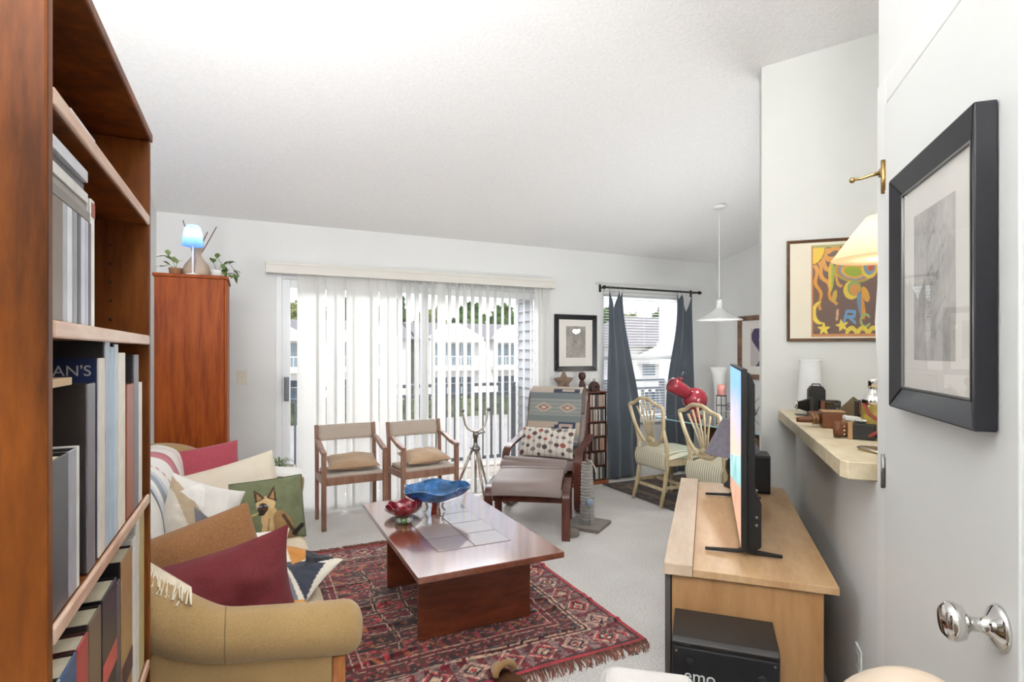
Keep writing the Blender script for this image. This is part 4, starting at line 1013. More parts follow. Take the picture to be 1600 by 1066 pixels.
def dots(x, y):
    c = 'DAD3C8'; cols = ['6B4A47', '8A7E7B', '59514F', 'A05A4C', '7D706A', '9A8F88']
    i = int(x*9); cx = (i+.5)/9
    if abs(x-cx) < .006: c = 'A59A90'
    off = [.1, .32, .2, .05, .28, .15, .36, .1, .25][i % 9]
    for k in range(4):
        cy = off+k*.27; r = [.055, .04, .05, .035][(i+k) % 4]
        if hyp((x-cx)*1.0, (y-cy)*.62) < r*.9: c = cols[(i*2+k) % 6]
    return lin(c)
Mt = Matrix.Rotation(t.rotation_euler.z, 4, 'Z'); Mt.translation = (2.36, 4.26, 0)
def L3(p): return Mt @ Vector(p)
rr = Mt.to_3x3() @ Vector((-1, 0, 0)); uu = Mt.to_3x3() @ Vector((0, -.45, 1))
cushion('oblong cushion with rows of brown and grey dots on the lounge chair', L3((0.0, -.045, .565)), rr, uu, .50, .27, .13, None, dots, seed=30, pinch=.04)
ot = thing('ottoman', 'matching taupe leather ottoman on bentwood legs before the lounge chair', 'ottoman', (1.955, 3.775, 0), math.atan2(-.83, -.55)-PI/2)
for s in (-1, 1):
    x = s*.285
    pth = catmull([(-.22, 0), (-.22, .2), (-.215, .31), (-.185, .35), (-.12, .362), (.08, .36), (.17, .352), (.215, .32), (.225, .25), (.225, .1), (.225, 0)], 4)
    mb = MB(); vs = []; n = len(pth)
    for i, (y, z) in enumerate(pth):
        a = Vector(pth[max(i-1, 0)]); b = Vector(pth[min(i+1, n-1)]); d_ = (b-a).normalized(); nn = Vector((-d_.y, d_.x))*.013
        for dx in (-.03, .03): vs += [(x+dx, y+nn.x, max(0, z+nn.y)), (x+dx, y-nn.x, max(0, z-nn.y))]
    fs = []
    for i in range(n-1):
        a, b = i*4, i*4+4
        fs += [(a, a+2, b+2, b), (a+1, b+1, b+3, a+3), (a, b, b+1, a+1), (a+2, a+3, b+3, b+2)]
    fs += [(0, 1, 3, 2), ((n-1)*4, (n-1)*4+2, (n-1)*4+3, (n-1)*4+1)]
    mb.add(vs, fs, False); mb.build('side_frame', m_mahog, ot, .002)
for y_ in (.20, -.19): MB().bar((-.255, y_, .29), (.255, y_, .29), .02, .05).build('cross_bar', m_mahog, ot, .003)
pad('seat_cushion', [(-.27, .33), (-.262, .385), (-.18, .415), (0, .405), (.18, .40), (.255, .375), (.272, .32)], .252, m_leather, ot, .055)
MB().tube([(-.25, -.12, .446), (0, -.12, .452), (.25, -.12, .446)], .0022, 5).build('seam', m_leatherd, ot)

# ------------------------------------------------------------------ cat scratching post and toys
t = thing('scratching_post', 'grey fuzzy cat scratching post on a square carpeted base', 'cat post', (2.40, 3.66, 0), .62)
m_pc = fabric('post_carpet', '6E645A', '988D82', 500, .8, 1, .3, 10)
MB().bx(-.15, .15, -.15, .15, 0, .028).build('base', m_pc, t, .008)
mb = MB()
def pf(u, v):
    a = 2*PI*u; r = .058-.016*v+.004*noise.noise(Vector((cos(a)*3, sin(a)*3, v*16)))+.003*sin(v*120)
    if v > .985: r *= .2
    return (r*cos(a), r*sin(a), .028+.47*min(v, 1))
mb.grid(pf, 36, 120, closeu=True); mb.build('sisal_wrap', fabric('frayed_sisal', '8A857E', 'C6C1BA', 700, 1, 1, .5, 20), t)
MB().cyl((0, 0, .488), (0, 0, .502), .04, 20).build('post_cap', m_pc, t)
MB().tube([(0, 0, .502), (-.005, -.0, .52), (-.06, -.06, .525), (-.11, -.105, .49), (-.135, -.13, .44)], .0055, 6).build('spring_wire', m_champ, t)
MB().tube([(-.07, -.05, .03), (-.062, -.045, .10), (-.05, -.04, .18)], .003, 6).build('spring', m_steel, t)
MB().sph((-.05, -.04, .20), .03, 16, 10).build('pompom', fabric('pompom_blue', '7C8FA6', 'A9B8C8', 500, .8), t)
t = thing('cat_toy', 'flat round grey carpeted disc on the floor beside the ottoman leg', 'cat toy', (2.165, 3.52, 0))
MB().lathe([(0, 0), (.06, 0), (.066, .008), (.066, .03), (.058, .04), (0, .042)], 28).build('disc', m_pc, t)
t = thing('cat_toy', 'small slate blue toy ball with a loop under the ottoman edge', 'cat toy', (1.72, 4.02, 0))
MB().sph((0, 0, .035), .035, 16, 10).build('ball', M_('slate_toy', '55606E', .6), t)
MB().tube([(.03+.03*cos(a), .0, .05+.03*sin(a)) for a in [2*PI*i/12 for i in range(12)]], .005, 6, True).build('loop', m_black, t)
t = thing('sandal', 'reddish brown flat sandal lying under the ottoman edge', 'sandal', (1.78, 3.86, 0), .9)
MB().prism([(.04*cos(a)*(1+.2*sin(a)), .11*sin(a)) for a in [2*PI*i/20 for i in range(20)]], 0, .018).build('sole', M_('sandal_sole', '6E4238', .7), t, .004)
MB().tube([(-.038, .03, .012), (-.02, .035, .05), (.02, .035, .05), (.042, .03, .012)], .007, 6, sy=2).build('strap', M_('sandal_strap', '8C5246', .6), t)

# ------------------------------------------------------------------ disc tower, ornaments, picture on back wall
TX0, TX1, TYF, TYB, TZ = 2.75, 3.366, 4.765, 4.937, .955
t = thing('disc_tower', 'reddish brown disc tower of small cubbies beside the left curtain', 'shelf', ((TX0+TX1)/2, (TYF+TYB)/2, 0))
cxw = (TX1-TX0)/3
Lx = (TX1-TX0)/2; Ly = (TYB-TYF)/2
for k in range(4):
    x = -Lx+k*cxw; MB().bx(max(x-.006, -Lx), min(x+.006, Lx), -Ly, Ly, .045, TZ-.013).build('upright', m_mahog, t, .001)
rows = [.048+.1505*k for k in range(7)]
for z in rows[:-1]: MB().bx(-Lx+.0065, Lx-.0065, -Ly, Ly, z-.012, z).build('shelf_board', m_mahog, t, .001)
MB().bx(-Lx-.012, Lx+.012, -Ly-.012, Ly+.004, TZ-.0125, TZ+.006).build('top_board', m_mahog, t, .002)
MB().bx(-Lx-.015, Lx+.015, -Ly-.02, Ly, 0, .035).build('plinth', wood('orange_brown', '7A4228', 'A66240', (2, 2, 2), .4), t, .003)
MB().bx(-Lx+.007, Lx-.007, Ly-.004, Ly, .05, TZ-.014).build('back_panel', m_mahog, t)
cdm = [M_('case_'+c, c, .35, var=.08, vs=40) for c in ('C9C2B6', '8C8580', '3C3A40', 'A97F62', '6E4A44', '4C6068', 'D6CDBE', 'B7A58F', '7F6F62')]
cdn = ['ivory', 'grey', 'black', 'tan', 'maroon', 'teal grey', 'cream', 'beige', 'taupe']
cb = [None]*9
for col in (1, 2):
    for r in range(6):
        x = TX0+cxw*col+.008; e = TX0+cxw*(col+1)-.012; z = rows[r]+.0006; i = 0
        while x+.0125 < e:
            k = random.randrange(9) if r > 0 else random.choice((1, 2, 5, 5, 6))
            if random.random() < .07: x += .012; continue
            o = cb[k]
            if o is None: o = cb[k] = MB().bx(-.0054, .0054, -.062, .062, 0, .124).build('disc_case', cdm[k], None, .0008)
            else: o = clone(o, None)
            o.location = (x+.0054, TYF+.072, z)
            tag(o, '%s disc case, %s from the left, %s column, %s row of brown tower' % (cdn[k], ('first', 'second', 'third', 'fourth', 'fifth', 'sixth', 'seventh', 'eighth', 'ninth', 'tenth', 'eleventh', 'twelfth', 'thirteenth', 'fourteenth', 'fifteenth', 'sixteenth', 'seventeenth', 'last')[min(i, 17)], ('middle', 'right')[col-1], ('bottom', 'second', 'third', 'fourth', 'fifth', 'top')[r]), 'disc case', 'disc cases in the tower')
            x += .0114; i += 1
zt = TZ+.0065
t = thing('star_ornament', 'brown woven five-pointed star standing on the disc tower', 'ornament', (2.905, 4.86, zt))
pts = [((.125 if i % 2 == 0 else .062)*sin(i*PI/5), (.125 if i % 2 == 0 else .062)*cos(i*PI/5)+.1012) for i in range(10)]
mb = MB(); f0 = [(x, -.012, z) for x, z in pts]
n = 10; mb.add([(x, -.01, z) for x, z in pts]+[(x, .01, z) for x, z in pts]+[(0, -.045, .1), (0, .03, .1)], [(i, (i+1) % n, 20) for i in range(n)]+[(n+(i+1) % n, n+i, 21) for i in range(n)]+[((i+1) % n, i, n+i, n+(i+1) % n) for i in range(n)])
mb.build('star_body', fabric('woven_star', '6E5648', 'A58C76', 300, .9, 1, .2, 20), t, .004)
m_fig = M_('dark_carved_wood', '4A2E26', .45, var=.25, vs=30)
t = thing('carved_figure', 'dark carved figure on a boat-shaped base, in the middle of the disc tower top', 'ornament', (3.12, 4.85, zt))
MB().prism([(-.075, .0), (.07, .0), (.085, .03), (.03, .022), (-.05, .022), (-.09, .035)], -.03, .03, Matrix(((1, 0, 0, 0), (0, 0, 1, 0), (0, 1, 0, 0), (0, 0, 0, 1)))).build('boat_base', m_fig, t, .004)
MB().lathe([(0, .022), (.03, .022), (.034, .06), (.026, .10), (.018, .115), (.03, .125), (.04, .15), (.038, .175), (.025, .195), (0, .198)], 20, (.0, 0, 0)).build('figure_body', m_fig, t)
MB().sph((.045, -.02, .045), .02, 12, 8, (1, .8, 1.1)).sph((.05, -.022, .078), .014, 10, 8).cyl((.05, -.034, .076), (.05, -.05, .072), .005, 6, .001).build('duck', M_('duck_white', 'D8CFC4', .5, var=.3, vs=40), t)
t = thing('house_ornament', 'small dark carved house ornament with a tiny bird on the disc tower', 'ornament', (3.27, 4.85, zt))
MB().prism([(-.05, 0), (.05, 0), (.055, .05), (.03, .085), (0, .10), (-.03, .085), (-.055, .05)], -.035, .035, Matrix(((1, 0, 0, 0), (0, 0, 1, 0), (0, 1, 0, 0), (0, 0, 0, 1)))).build('house_body', m_fig, t, .006)
MB().cyl((0, -.036, .04), (0, -.033, .04), .016, 14).build('doorway', m_black, t)
MB().sph((0, 0, .112), .014, 10, 8, (1, 1.3, 1)).sph((0, -.018, .125), .008, 8, 6).build('bird', M_('bird_grey', 'BEB6AC', .6), t)
def sketch(seed, base='A9A39C'):
    def f(u, v):
        g = .62+.22*noise.noise(Vector((u*3+seed, v*3, 1)))+.10*noise.noise(Vector((u*12+seed, v*12, 4)))
        for k in range(6):
            cx = .5+.16*sin(k*1.7+seed); cy = .2+.11*k
            if abs(seg((u, v), (cx-.15, cy), (cx+.12, cy+.14))-.05) < .008: g -= .12
        if abs(hyp((u-.5)*1.25, v-.66)-.17) < .012: g -= .15
        b_ = lin(base); return tuple(max(0, min(1, x*(g/.62))) for x in b_)
    return f
def picture(label, loc, rz, W_, H_, fw, mx, my, depth, fm, art, artsz, artoff=(0, 0), fmat2=None, mat_=None, n=50, glass=True, gname='framed_picture'):
    """local X along the wall, -Y out of the wall, Z up; loc at centre"""
    t = thing(gname, label, 'picture', loc, rz)
    a, b = W_/2, H_/2
    mb = MB()
    for p in ([(-a, -b), (a, -b), (a-fw, -b+fw), (-a+fw, -b+fw)], [(a, -b), (a, b), (a-fw, b-fw), (a-fw, -b+fw)], [(a, b), (-a, b), (-a+fw, b-fw), (a-fw, b-fw)], [(-a, b), (-a, -b), (-a+fw, -b+fw), (-a+fw, b-fw)]):
        mb.add([(x, -depth*(1 if i_ < 2 else .55), z) for i_, (x, z) in enumerate(p)]+[(x, -.0006, z) for x, z in p], [(0, 1, 2, 3), (7, 6, 5, 4), (0, 4, 5, 1), (1, 5, 6, 2), (2, 6, 7, 3), (3, 7, 4, 0)])
    mb.build('frame', fm, t, .003)
    if fmat2:
        q = fw*.98; mb = MB()
        for x0, x1, z0, z1 in ((-a+q, a-q, -b+q, -b+q+.004), (-a+q, a-q, b-q-.004, b-q), (-a+q, -a+q+.004, -b+q+.004, b-q-.004), (a-q-.004, a-q, -b+q+.004, b-q-.004)): mb.bx(x0, x1, -depth*.62, -depth*.5, z0, z1)
        mb.build('inner_lip', fmat2, t)
    md = depth*.44; MB().bx(-a+fw-.002, a-fw+.002, -md, -md+.004, -b+fw-.002, b-fw+.002).build('mat_board', mat_ or m_matboard, t)
    aw, ah = artsz
    mb = MB(); mb.grid(lambda u, v: (artoff[0]+(u-.5)*aw, -md-.0004, artoff[1]+(v-.5)*ah), n, int(n*ah/aw), art); mb.build('artwork', attr('art_'+label[:12], .8, 0, 100, 0), t)
    if glass: dg_ = -depth*.52; MB().add([(-a+fw-.001, dg_, -b+fw), (a-fw+.001, dg_, -b+fw), (a-fw+.001, dg_, b-fw), (-a+fw-.001, dg_, b-fw)], [(0, 1, 2, 3)]).build('picture_pane', m_picglass, t)
    return t
picture('small black framed pencil drawing on the back wall above the disc tower', (3.10, Y1, 1.464), 0, .515, .592, .052, 0, 0, .028, m_frame, sketch(3), (.24, .33), (0, .01))

# ================================================================== DINING CORNER
t = thing('dining_rug', 'dark brown patterned rug under the dining chairs', 'rug', (0, 0, 0))
def drug(u, v):
    X, Y = u*1.6, v*2.1; d = min(X, 1.6-X, Y, 2.1-Y); n_ = noise.noise(Vector((X*9, Y*9, 0)))
    c = '3F3128'
    if d < .03: c = '2C221C'
    elif d < .16: c = '6A5540' if (int(X*14)+int(Y*14)) % 3 == 0 else '3A2C24'
    elif d < .18: c = '8A7255'
    elif n_ > .18: c = '6B5644'
    elif n_ < -.25: c = '27201C'
    return lin(c)
mb = MB(); mb.grid(lambda u, v: (3.28+u*1.6, 2.62+v*2.1, .008), 110, 140, drug); mb.build('rug_pile', attr('dining_rug_wool', .95, .4, 260, .2), t)
t = thing('dining_table', 'glass topped dining table on a carved brown base by the window', 'table', (3.98, 3.55, 0))
MB().bx(-.48, .48, -.63, .61, .738, .75).build('glass_top', glassmat('table_glass', (.80, .93, .95), 1.6), t)
MB().add([(-.4805, -.6305, .7375), (.4805, -.6305, .7375), (.4805, .6105, .7375), (-.4805, .6105, .7375), (-.4805, -.6305, .7505), (.4805, -.6305, .7505), (.4805, .6105, .7505), (-.4805, .6105, .7505)], [(0, 1, 5, 4), (1, 2, 6, 5), (2, 3, 7, 6), (3, 0, 4, 7)]).build('glass_edge', M_('aqua_glass_edge', '9CC6D2', .1), t)
for y in (-.32, .32):
    MB().lathe([(0, .009), (.2, .009), (.2, .04), (.1, .07), (.06, .15), (.09, .3), (.12, .4), (.08, .5), (.07, .58), (.15, .66), (.2, .70), (.2, .7375), (0, .7375)], 24, (0, y, 0), rf=lambda a, z: 1+.08*cos(a*8)).build('pedestal', m_darkwood, t)
# dining chairs
m_stripe = bpy.data.materials.new('striped_seat'); m_stripe.use_nodes = True
_t = m_stripe.node_tree; _b = _t.nodes['Principled BSDF']; _v = tcoord(_t)
_w = _t.nodes.new('ShaderNodeTexWave'); _w.bands_direction = 'X'; _w.inputs['Scale'].default_value = 13; _w.inputs['Distortion'].default_value = .3; _t.links.new(_v, _w.inputs['Vector'])
_t.links.new(ramp(_t, _w.outputs['Fac'], [(.2, lin('A2A082')), (.45, lin('E4DCC4')), (.8, lin('E9E2CE'))]), _b.inputs['Base Color']); _b.inputs['Roughness'].default_value = .9
def dining_chair(label, loc, rz):
    t = thing('dining_chair', label, 'chair', loc, rz, 'shield-back dining chairs')
    def by(z): return -.20-.10*max(0, (z-.44)/.5)**1.2
    # shield outline
    sh = [(0, .945), (.05, .942), (.10, .922), (.15, .895), (.205, .882), (.225, .868), (.218, .80), (.195, .70), (.16, .62), (.11, .56), (.06, .53), (0, .522)]
    full = sh+[(-x, z) for x, z in sh[-2:0:-1]]
    cm = catmull(full+[full[0]], 3)[:-1]
    MB().tube([(x, by(z), z) for x, z in cm], .0165, 8, True).build('shield_frame', m_cream, t)
    for k in (-2, -1, 0, 1, 2):
        zt_ = .935-.018*abs(k)-.006*k*k; x1 = k*.062
        MB().tube([(k*.018, by(.585)+.0, .585), (k*.028, by(.68), .68), (x1*.78, by(.80), .80), (x1, by(zt_-.01), zt_-.01)], [.007, .008, .009, .012], 6, sy=.8).build('splat', m_cream, t)
    mb = MB(); mb.add([(0, by(.57)-.012, .545)]+[(.062*cos(a), by(.57)-.004, .545+.055*sin(a)) for a in [PI*i/12 for i in range(13)]], [(0, i, i+1) for i in range(1, 13)], True); mb.build('rosette', m_cream, t, solid=.014)
    for s in (-1, 1):
        MB().tube([(s*.19, -.27, .0), (s*.187, -.225, .16), (s*.185, -.2, .32), (s*.19, -.2, .44), (s*.188, -.205, .55), (s*.192, by(.69), .69)], [.017, .019, .022, .022, .018, .014], 8).build('leg', m_cream, t)
        MB().tube([(s*.21, .205, 0), (s*.21, .205, .2), (s*.21, .205, .42)], [.013, .019, .024], 4, sm=False).build('leg', m_cream, t, .004)
        MB().bar((s*.20, -.215, .17), (s*.21, .20, .17), .018, .028).build('stretcher', m_cream, t, .003)
        MB().bar((s*.19, -.19, .385), (s*.21, .20, .385), .022, .06).build('seat_rail', m_cream, t, .003)
    for y_, z_ in ((0, .17), (-.2, .14)): MB().bar((-.19, y_, z_), (.19, y_, z_), .018, .028).build('stretcher', m_cream, t, .003)
    for y_ in (.205, -.2): MB().bar((-.19, y_, .385), (.19, y_, .385), .022, .06).build('seat_rail', m_cream, t, .003)
    mb = MB()
    def f(u, v):
        x = 2*u-1; y = 2*v-1; wx = .205+.03*v
        return (x*wx*1.02, -.215+.45*v, .418+.075*((1-x**6)*(1-y**6))**.5)
    mb.grid(f, 20, 20); mb.build('seat', m_stripe, t)
    mb = MB(); mb.grid(lambda u, v: ((u-.5)*.40, -.225-.018*sin(v*PI), .32+.155*v), 16, 8); mb.build('seat_skirt', m_stripe, t, solid=.012)
    return t
dining_chair('cream shield-back dining chair with striped seat, farther one before the window curtain', (3.50, 3.955, .009), -PI/2)
dining_chair('cream shield-back dining chair with striped seat, nearer one behind the television stand', (3.46, 3.25, .009), -PI/2-.05)
# pendant
t = thing('pendant_lamp', 'white enamel cone pendant lamp hanging over the dining table', 'lamp', (3.87, 3.72, 0))
pz = zc(3.72)
MB().lathe([(0, pz-.028), (.05, pz-.026), (.062, pz-.012), (.064, pz-.001), (0, pz+.008)], 28).build('canopy', m_white, t)
MB().cyl((0, 0, 1.84), (0, 0, pz-.02), .0035, 8).build('cord', m_white, t)
MB().lathe([(.0, 1.85), (.022, 1.85), (.026, 1.83), (.026, 1.775), (.034, 1.765), (.062, 1.745), (.13, 1.695), (.198, 1.664), (.203, 1.66), (.20, 1.658), (.127, 1.688), (.058, 1.738), (.02, 1.755), (0, 1.76)], 40).build('lamp_shade', m_white, t)
MB().sph((0, 0, 1.70), .036, 16, 10).build('bulb', emitmat('pendant_bulb', 'FFFAF0', 12), t)
light('pendant_light', 'POINT', (3.87, 3.72, 1.655), 9, col=(1, .96, .9), size=.05)
# things on the dining table
t = thing('desk_lamp', 'glossy red ball lamp with a tilted tubular head, on the dining table', 'lamp', (3.83, 3.98, .7515))
m_redl = M_('red_enamel', '962E3A', .18, var=.04, coat=.6)
MB().lathe([(0, 0), (.07, 0), (.07, .012), (.045, .03), (.04, .07), (0, .08)], 24).build('foot', m_redl, t)
MB().sph((0, 0, .165), .115, 32, 20).build('ball_body', m_redl, t)
hd = Vector((-.80, .12, .42)).normalized(); p0 = Vector((0, 0, .18))
MB().tube([p0+hd*.08, p0+hd*.17, p0+hd*.27, p0+hd*.295, p0+hd*.30], [.062, .068, .074, .07, .055], 24).build('lamp_head', m_redl, t)
MB().cyl(p0+hd*.21+Vector((.02, 0, .065)), p0+hd*.21+Vector((.035, 0, .10)), .028, 14, .024).build('head_cap', M_('dark_red_cap', '6B2A33', .4), t)
MB().tube([p0+hd*.2+Vector((.03, 0, .11)), p0+hd*.2+Vector((.05, 0, .155)), p0+hd*.2+Vector((.09, 0, .145))], .003, 6).build('wire_bail', m_steel, t)
t = thing('candle_stand', 'black wire candle stand with scrolls holding a pink pillar candle, on the dining table', 'candle holder', (4.21, 4.02, .7515))
for a in range(4): MB().cyl((.045*cos(a*PI/2+.78), .045*sin(a*PI/2+.78), 0), (.045*cos(a*PI/2+.78), .045*sin(a*PI/2+.78), .185), .0035, 6).build('wire_leg', m_black, t)
for z in (.09, .185): MB().tube([(.045*cos(a), .045*sin(a), z) for a in [2*PI*i/16 for i in range(16)]], .003, 5, True).build('wire_ring', m_black, t)
MB().cyl((0, 0, .186), (0, 0, .19), .05, 20).build('plate', m_black, t)
for cx, r0 in ((.09, .045), (.13, .03)):
    MB().tube([(cx+r0*(1-k/30)*cos(k*.42), -.01, .07+r0*(1-k/30)*sin(k*.42)) for k in range(28)], .0035, 6).build('scroll', m_black, t)
MB().lathe([(0, .1905), (.038, .1905), (.04, .2), (.04, .29), (.036, .297), (0, .292)], 24).build('candle', M_('pink_wax', 'C98A82', .5, var=.35, vs=18), t)
t = thing('floor_vase', 'tall white vase standing in the corner right of the right curtain', 'vase', (4.68, 4.50, 0))
MB().lathe([(0, 0), (.09, 0), (.10, .02), (.075, .3), (.06, .7), (.055, .95), (.075, 1.12), (.10, 1.2), (.09, 1.195), (.05, 1.0), (0, .98)], 32, rf=lambda a, z: 1+.03*cos(a*3+z*4)).build('vase_body', m_white, t)
picture('brown wood framed print on the dining corner wall, half hidden by the wall edge', (X1, 4.235, 1.42), -PI/2, .72, .712, .055, 0, 0, .03, wood('walnut_frame', '5E4433', '8F705A', (2, 2, 2), .4), lambda u, v: lin('5A4E6A') if (.2 < u < .45 and v > .72) or abs(u-.4-.2*sin(v*6)) < .16 else lin('CFC8C6'), (.30, .42), (-.04, 0))
t = thing('wicker_trunk', 'brown woven trunk against the dining corner wall beside the wall edge', 'trunk', (4.83, 3.95, 0))
m_wick = fabric('wicker', '6B4A2C', 'A98256', 260, 1, .8, .1, 30)
MB().bx(-.22, .22, -.55, .55, .0, .43).build('trunk_body', m_wick, t, .015)
MB().bx(-.23, .23, -.56, .56, .431, .49).build('trunk_lid', m_wick, t, .012)
t = thing('painted_box', 'small box painted with a green landscape standing on the wicker trunk', 'box', (4.78, 4.10, .4905))
mb = MB(); mb.bx(-.05, .05, -.13, .13, 0, .2); mb.build('box_body', M_('box_green', '7FA07A', .6, var=.4, vs=9), t, .004)
mb = MB(); mb.grid(lambda u, v: (-.0505, .13-.26*u, .2*v), 30, 24, lambda u, v: lin('B9D0D4') if v > .62+.08*noise.noise(Vector((u*5, 0, 0))) else (lin('5C9068') if v > .38+.1*noise.noise(Vector((u*7, 3, 0))) else lin('A7A06C' if v > .12 else 'D9D2C2'))); mb.build('painted_face', attr('box_paint', .7, 0), t)
t = thing('wire_sculpture', 'thin wire twig sculpture standing on the painted box', 'ornament', (4.78, 4.10, .6905))
MB().lathe([(0, 0), (.03, 0), (.03, .006), (0, .008)], 16).build('base', m_steel, t)
for q in ([(0, 0, .006), (.01, .02, .08), (.0, .04, .12), (0, -.04, .2)], [(0, 0, .006), (0, -.02, .07), (0, -.06, .13)], [(0, .0, .07), (0, .05, .09), (0, .07, .16)]): MB().tube(q, .004, 6).build('twig', m_steel, t)

# ================================================================== MEDIA STAND, TELEVISION (frame B: X = b2, Y = b1)
t = thing('media_stand', 'light maple media stand with a raised front strip under the television', 'tv stand', (0, 0, 0), RB)
MB().bx(-.047, .405, 2.03, 3.42, .58, .606).build('top_panel', m_maple, t, .002)
MB().bx(-.145, -.0475, 2.025, 3.425, .58, .622).build('front_strip', wood('pale_maple', 'CDB296', 'E3CDB4', (2.2, .5, 1.2), .3, 5), t, .003)
MB().bx(-.118, .362, 2.045, 2.065, .02, .579).build('end_panel', m_maplev, t, .001)
MB().bx(-.118, .362, 3.385, 3.405, .02, .579).build('end_panel', m_maplev, t, .001)
MB().bx(.345, .362, 2.066, 3.384, .02, .579).build('back_panel', m_maplev, t)
MB().bx(-.118, .344, 2.066, 3.384, .02, .05).bx(-.10, .344, 2.066, 3.384, .30, .318).build('shelf', m_maplev, t)
MB().bx(-.118, .36, 2.05, 3.40, .0, .02).build('plinth', m_blackmatte, t)
for a, b in ((2.045, 2.72), (2.725, 3.405)):
    dd = MB().bx(-.142, -.122, a, b, .025, .575).build('door', M_('smoked_door', '5A534E', .25, var=.05), t, .002)
    MB().cyl((-.142, b-.06 if a < 2.5 else a+.06, .38), (-.165, b-.06 if a < 2.5 else a+.06, .38), .009, 10).build('knob', m_black, dd)
t = thing('television', 'flat screen television showing a beach, standing edge-on upon the media stand', 'television', (.118, 2.70, .607), RB)
t.location = B(.118, 2.69, .607)
MB().bx(.001, .022, -.50, .50, .03, .70).build('bezel', m_blackmatte, t, .003)
def beach(u, v):
    n_ = noise.noise(Vector((u*4, v*6, 0)))*.5+noise.noise(Vector((u*12, v*14, 2)))*.25
    def mix(a, b, q): q = max(0, min(1, q)); return tuple(x*(1-q)+y*q for x, y in zip(lin(a), lin(b)))
    sl_ = v+.25*(1-u)-.1
    if sl_ > .42: c = mix('F3C9B4', '7FB6EE', (v-.45)/.45+.35*n_)
    elif sl_ > .24+.03*n_: c = mix('5FA9AE', 'BFE3E0', .5+1.4*n_)
    else: c = mix('D8A98C', 'B98A78', .5+n_)
    return c
mb = MB(); mb.grid(lambda u, v: (.0002, .492-.984*u, .04+.65*v), 90, 60, beach); mb.build('screen', attr('screen_picture', .3, 0, 100, 0, 1.0), t)
mb = MB(); mb.prism([(.0225, .03), (.0225, .685), (.032, .685), (.05, .64), (.05, .24), (.072, .20), (.072, .04), (.06, .03)], -.47, .47, Matrix(((1, 0, 0, 0), (0, 0, 1, 0), (0, 1, 0, 0), (0, 0, 0, 1)))); mb.build('rear_housing', m_blackmatte, t, .004)
for y in (-.445, .42):
    MB().tube([(-.125, y, .008), (-.01, y, .012), (.02, y, .022), (.06, y, .012), (.145, y, .008)], [.008, .010, .016, .011, .008], 4, sm=False).bx(.004, .05, y-.018, y+.018, .015, .09).build('stand_foot', m_blackmatte, t, .003)
for z in (.30, .20, .17): MB().cyl((.055, -.47, z-.05), (.055, -.4725, z-.05), .006, 8).build('screw', m_steel, t)
t = thing('table_lamp', 'small lamp with a speckled violet grey cone shade behind the television', 'lamp', B(.14, 3.365, .607), RB)
m_dl = M_('dark_ceramic', '2E2724', .35)
MB().lathe([(0, 0), (.05, 0), (.052, .01), (.03, .03), (.026, .06), (.042, .1), (.04, .14), (.012, .17), (.01, .22), (0, .22)], 24).build('lamp_base', m_dl, t)
MB().lathe([(.155, .185), (.15, .19), (.06, .378), (.058, .382)], 32).build('lamp_shade', fabric('speckled_shade', '4E4856', '9A94A0', 420, .5, .95, .1, 40), t)
t = thing('speaker_box', 'small black box speaker behind the television at the wall end', 'speaker', B(.265, 3.31, .607), RB)
MB().bx(-.055, .055, -.085, .085, .004, .205).build('cabinet', m_blackmatte, t, .004)
MB().bx(-.052, .052, -.092, -.0855, .012, .198).build('grille', m_black, t, .003)
t = thing('subwoofer', 'black subwoofer with a sloping top and white lettering before the media stand', 'speaker', B(.05, 1.90, 0), RB)
MB().prism([(-.10, .02), (.10, .02), (.10, .478), (-.085, .474), (-.10, .462)], -.155, .155, Matrix(AX)).build('cabinet', M_('black_vinyl', '26221F', .42, var=.12, vs=30, bump=.1), t, .003)
MB().bx(-.148, .148, -.112, -.1005, .03, .452).build('front_baffle', m_black, t, .003)
for x, z in ((-.10, .41), (.105, .395)):
    MB().lathe([(.006, 0), (.013, 0), (.013, .003), (.006, .003)], 16, M=Matrix.Translation((x, -.1125, z)) @ Matrix.Rotation(PI/2, 4, 'X')).build('port', m_blackmatte, t)
for x in (-.14, .14):
    for z in (.44, .05): MB().cyl((x, -.1122, z), (x, -.1135, z), .004, 8).build('screw', m_steel, t)
for x in (-.12, .12):
    for y in (-.07, .07): MB().cyl((x, y, 0), (x, y, .02), .015, 10).build('rubber_foot', m_black, t)
text('brand_lettering', 'emo', .052, simple('white_print', 'E8E8E6', .5), t, (-.118, -.1123, .352), (PI/2, 0, 0), .0004)
mb = MB()

# ================================================================== BAR COUNTER THINGS (frame B, z = 1.04)
CZ = 1.0406
m_lb = M_('black_leatherette', '221E1A', .5, var=.15, vs=60, bump=.2, bs_=500)
m_br = M_('brown_leather', '6B3E22', .45, var=.2, vs=20, bump=.1)
m_tanl = M_('tan_leather', 'A8825A', .5, var=.15, vs=20)
t = thing('white_vase', 'plain white cylinder vase at the wall end of the bar counter', 'vase', B(.535, 3.405, CZ), RB)
MB().lathe([(0, 0), (.068, 0), (.070, .01), (.062, .12), (.053, .22), (.054, .28), (.057, .288), (.052, .286), (.048, .22), (0, .2)], 32).build('vase_body', m_white, t)
t = thing('folding_camera', 'antique folding camera with its bellows and silver lens plate extended', 'camera', B(.497, 3.21, CZ), RB-PI/2)
t.scale = (.72,)*3
MB().bx(-.06, .06, .0, .03, 0, .13).build('camera_body', m_lb, t, .006)
MB().bx(-.05, .05, -.085, .0, 0, .006).build('bed', m_black, t, .002)
mb = MB()
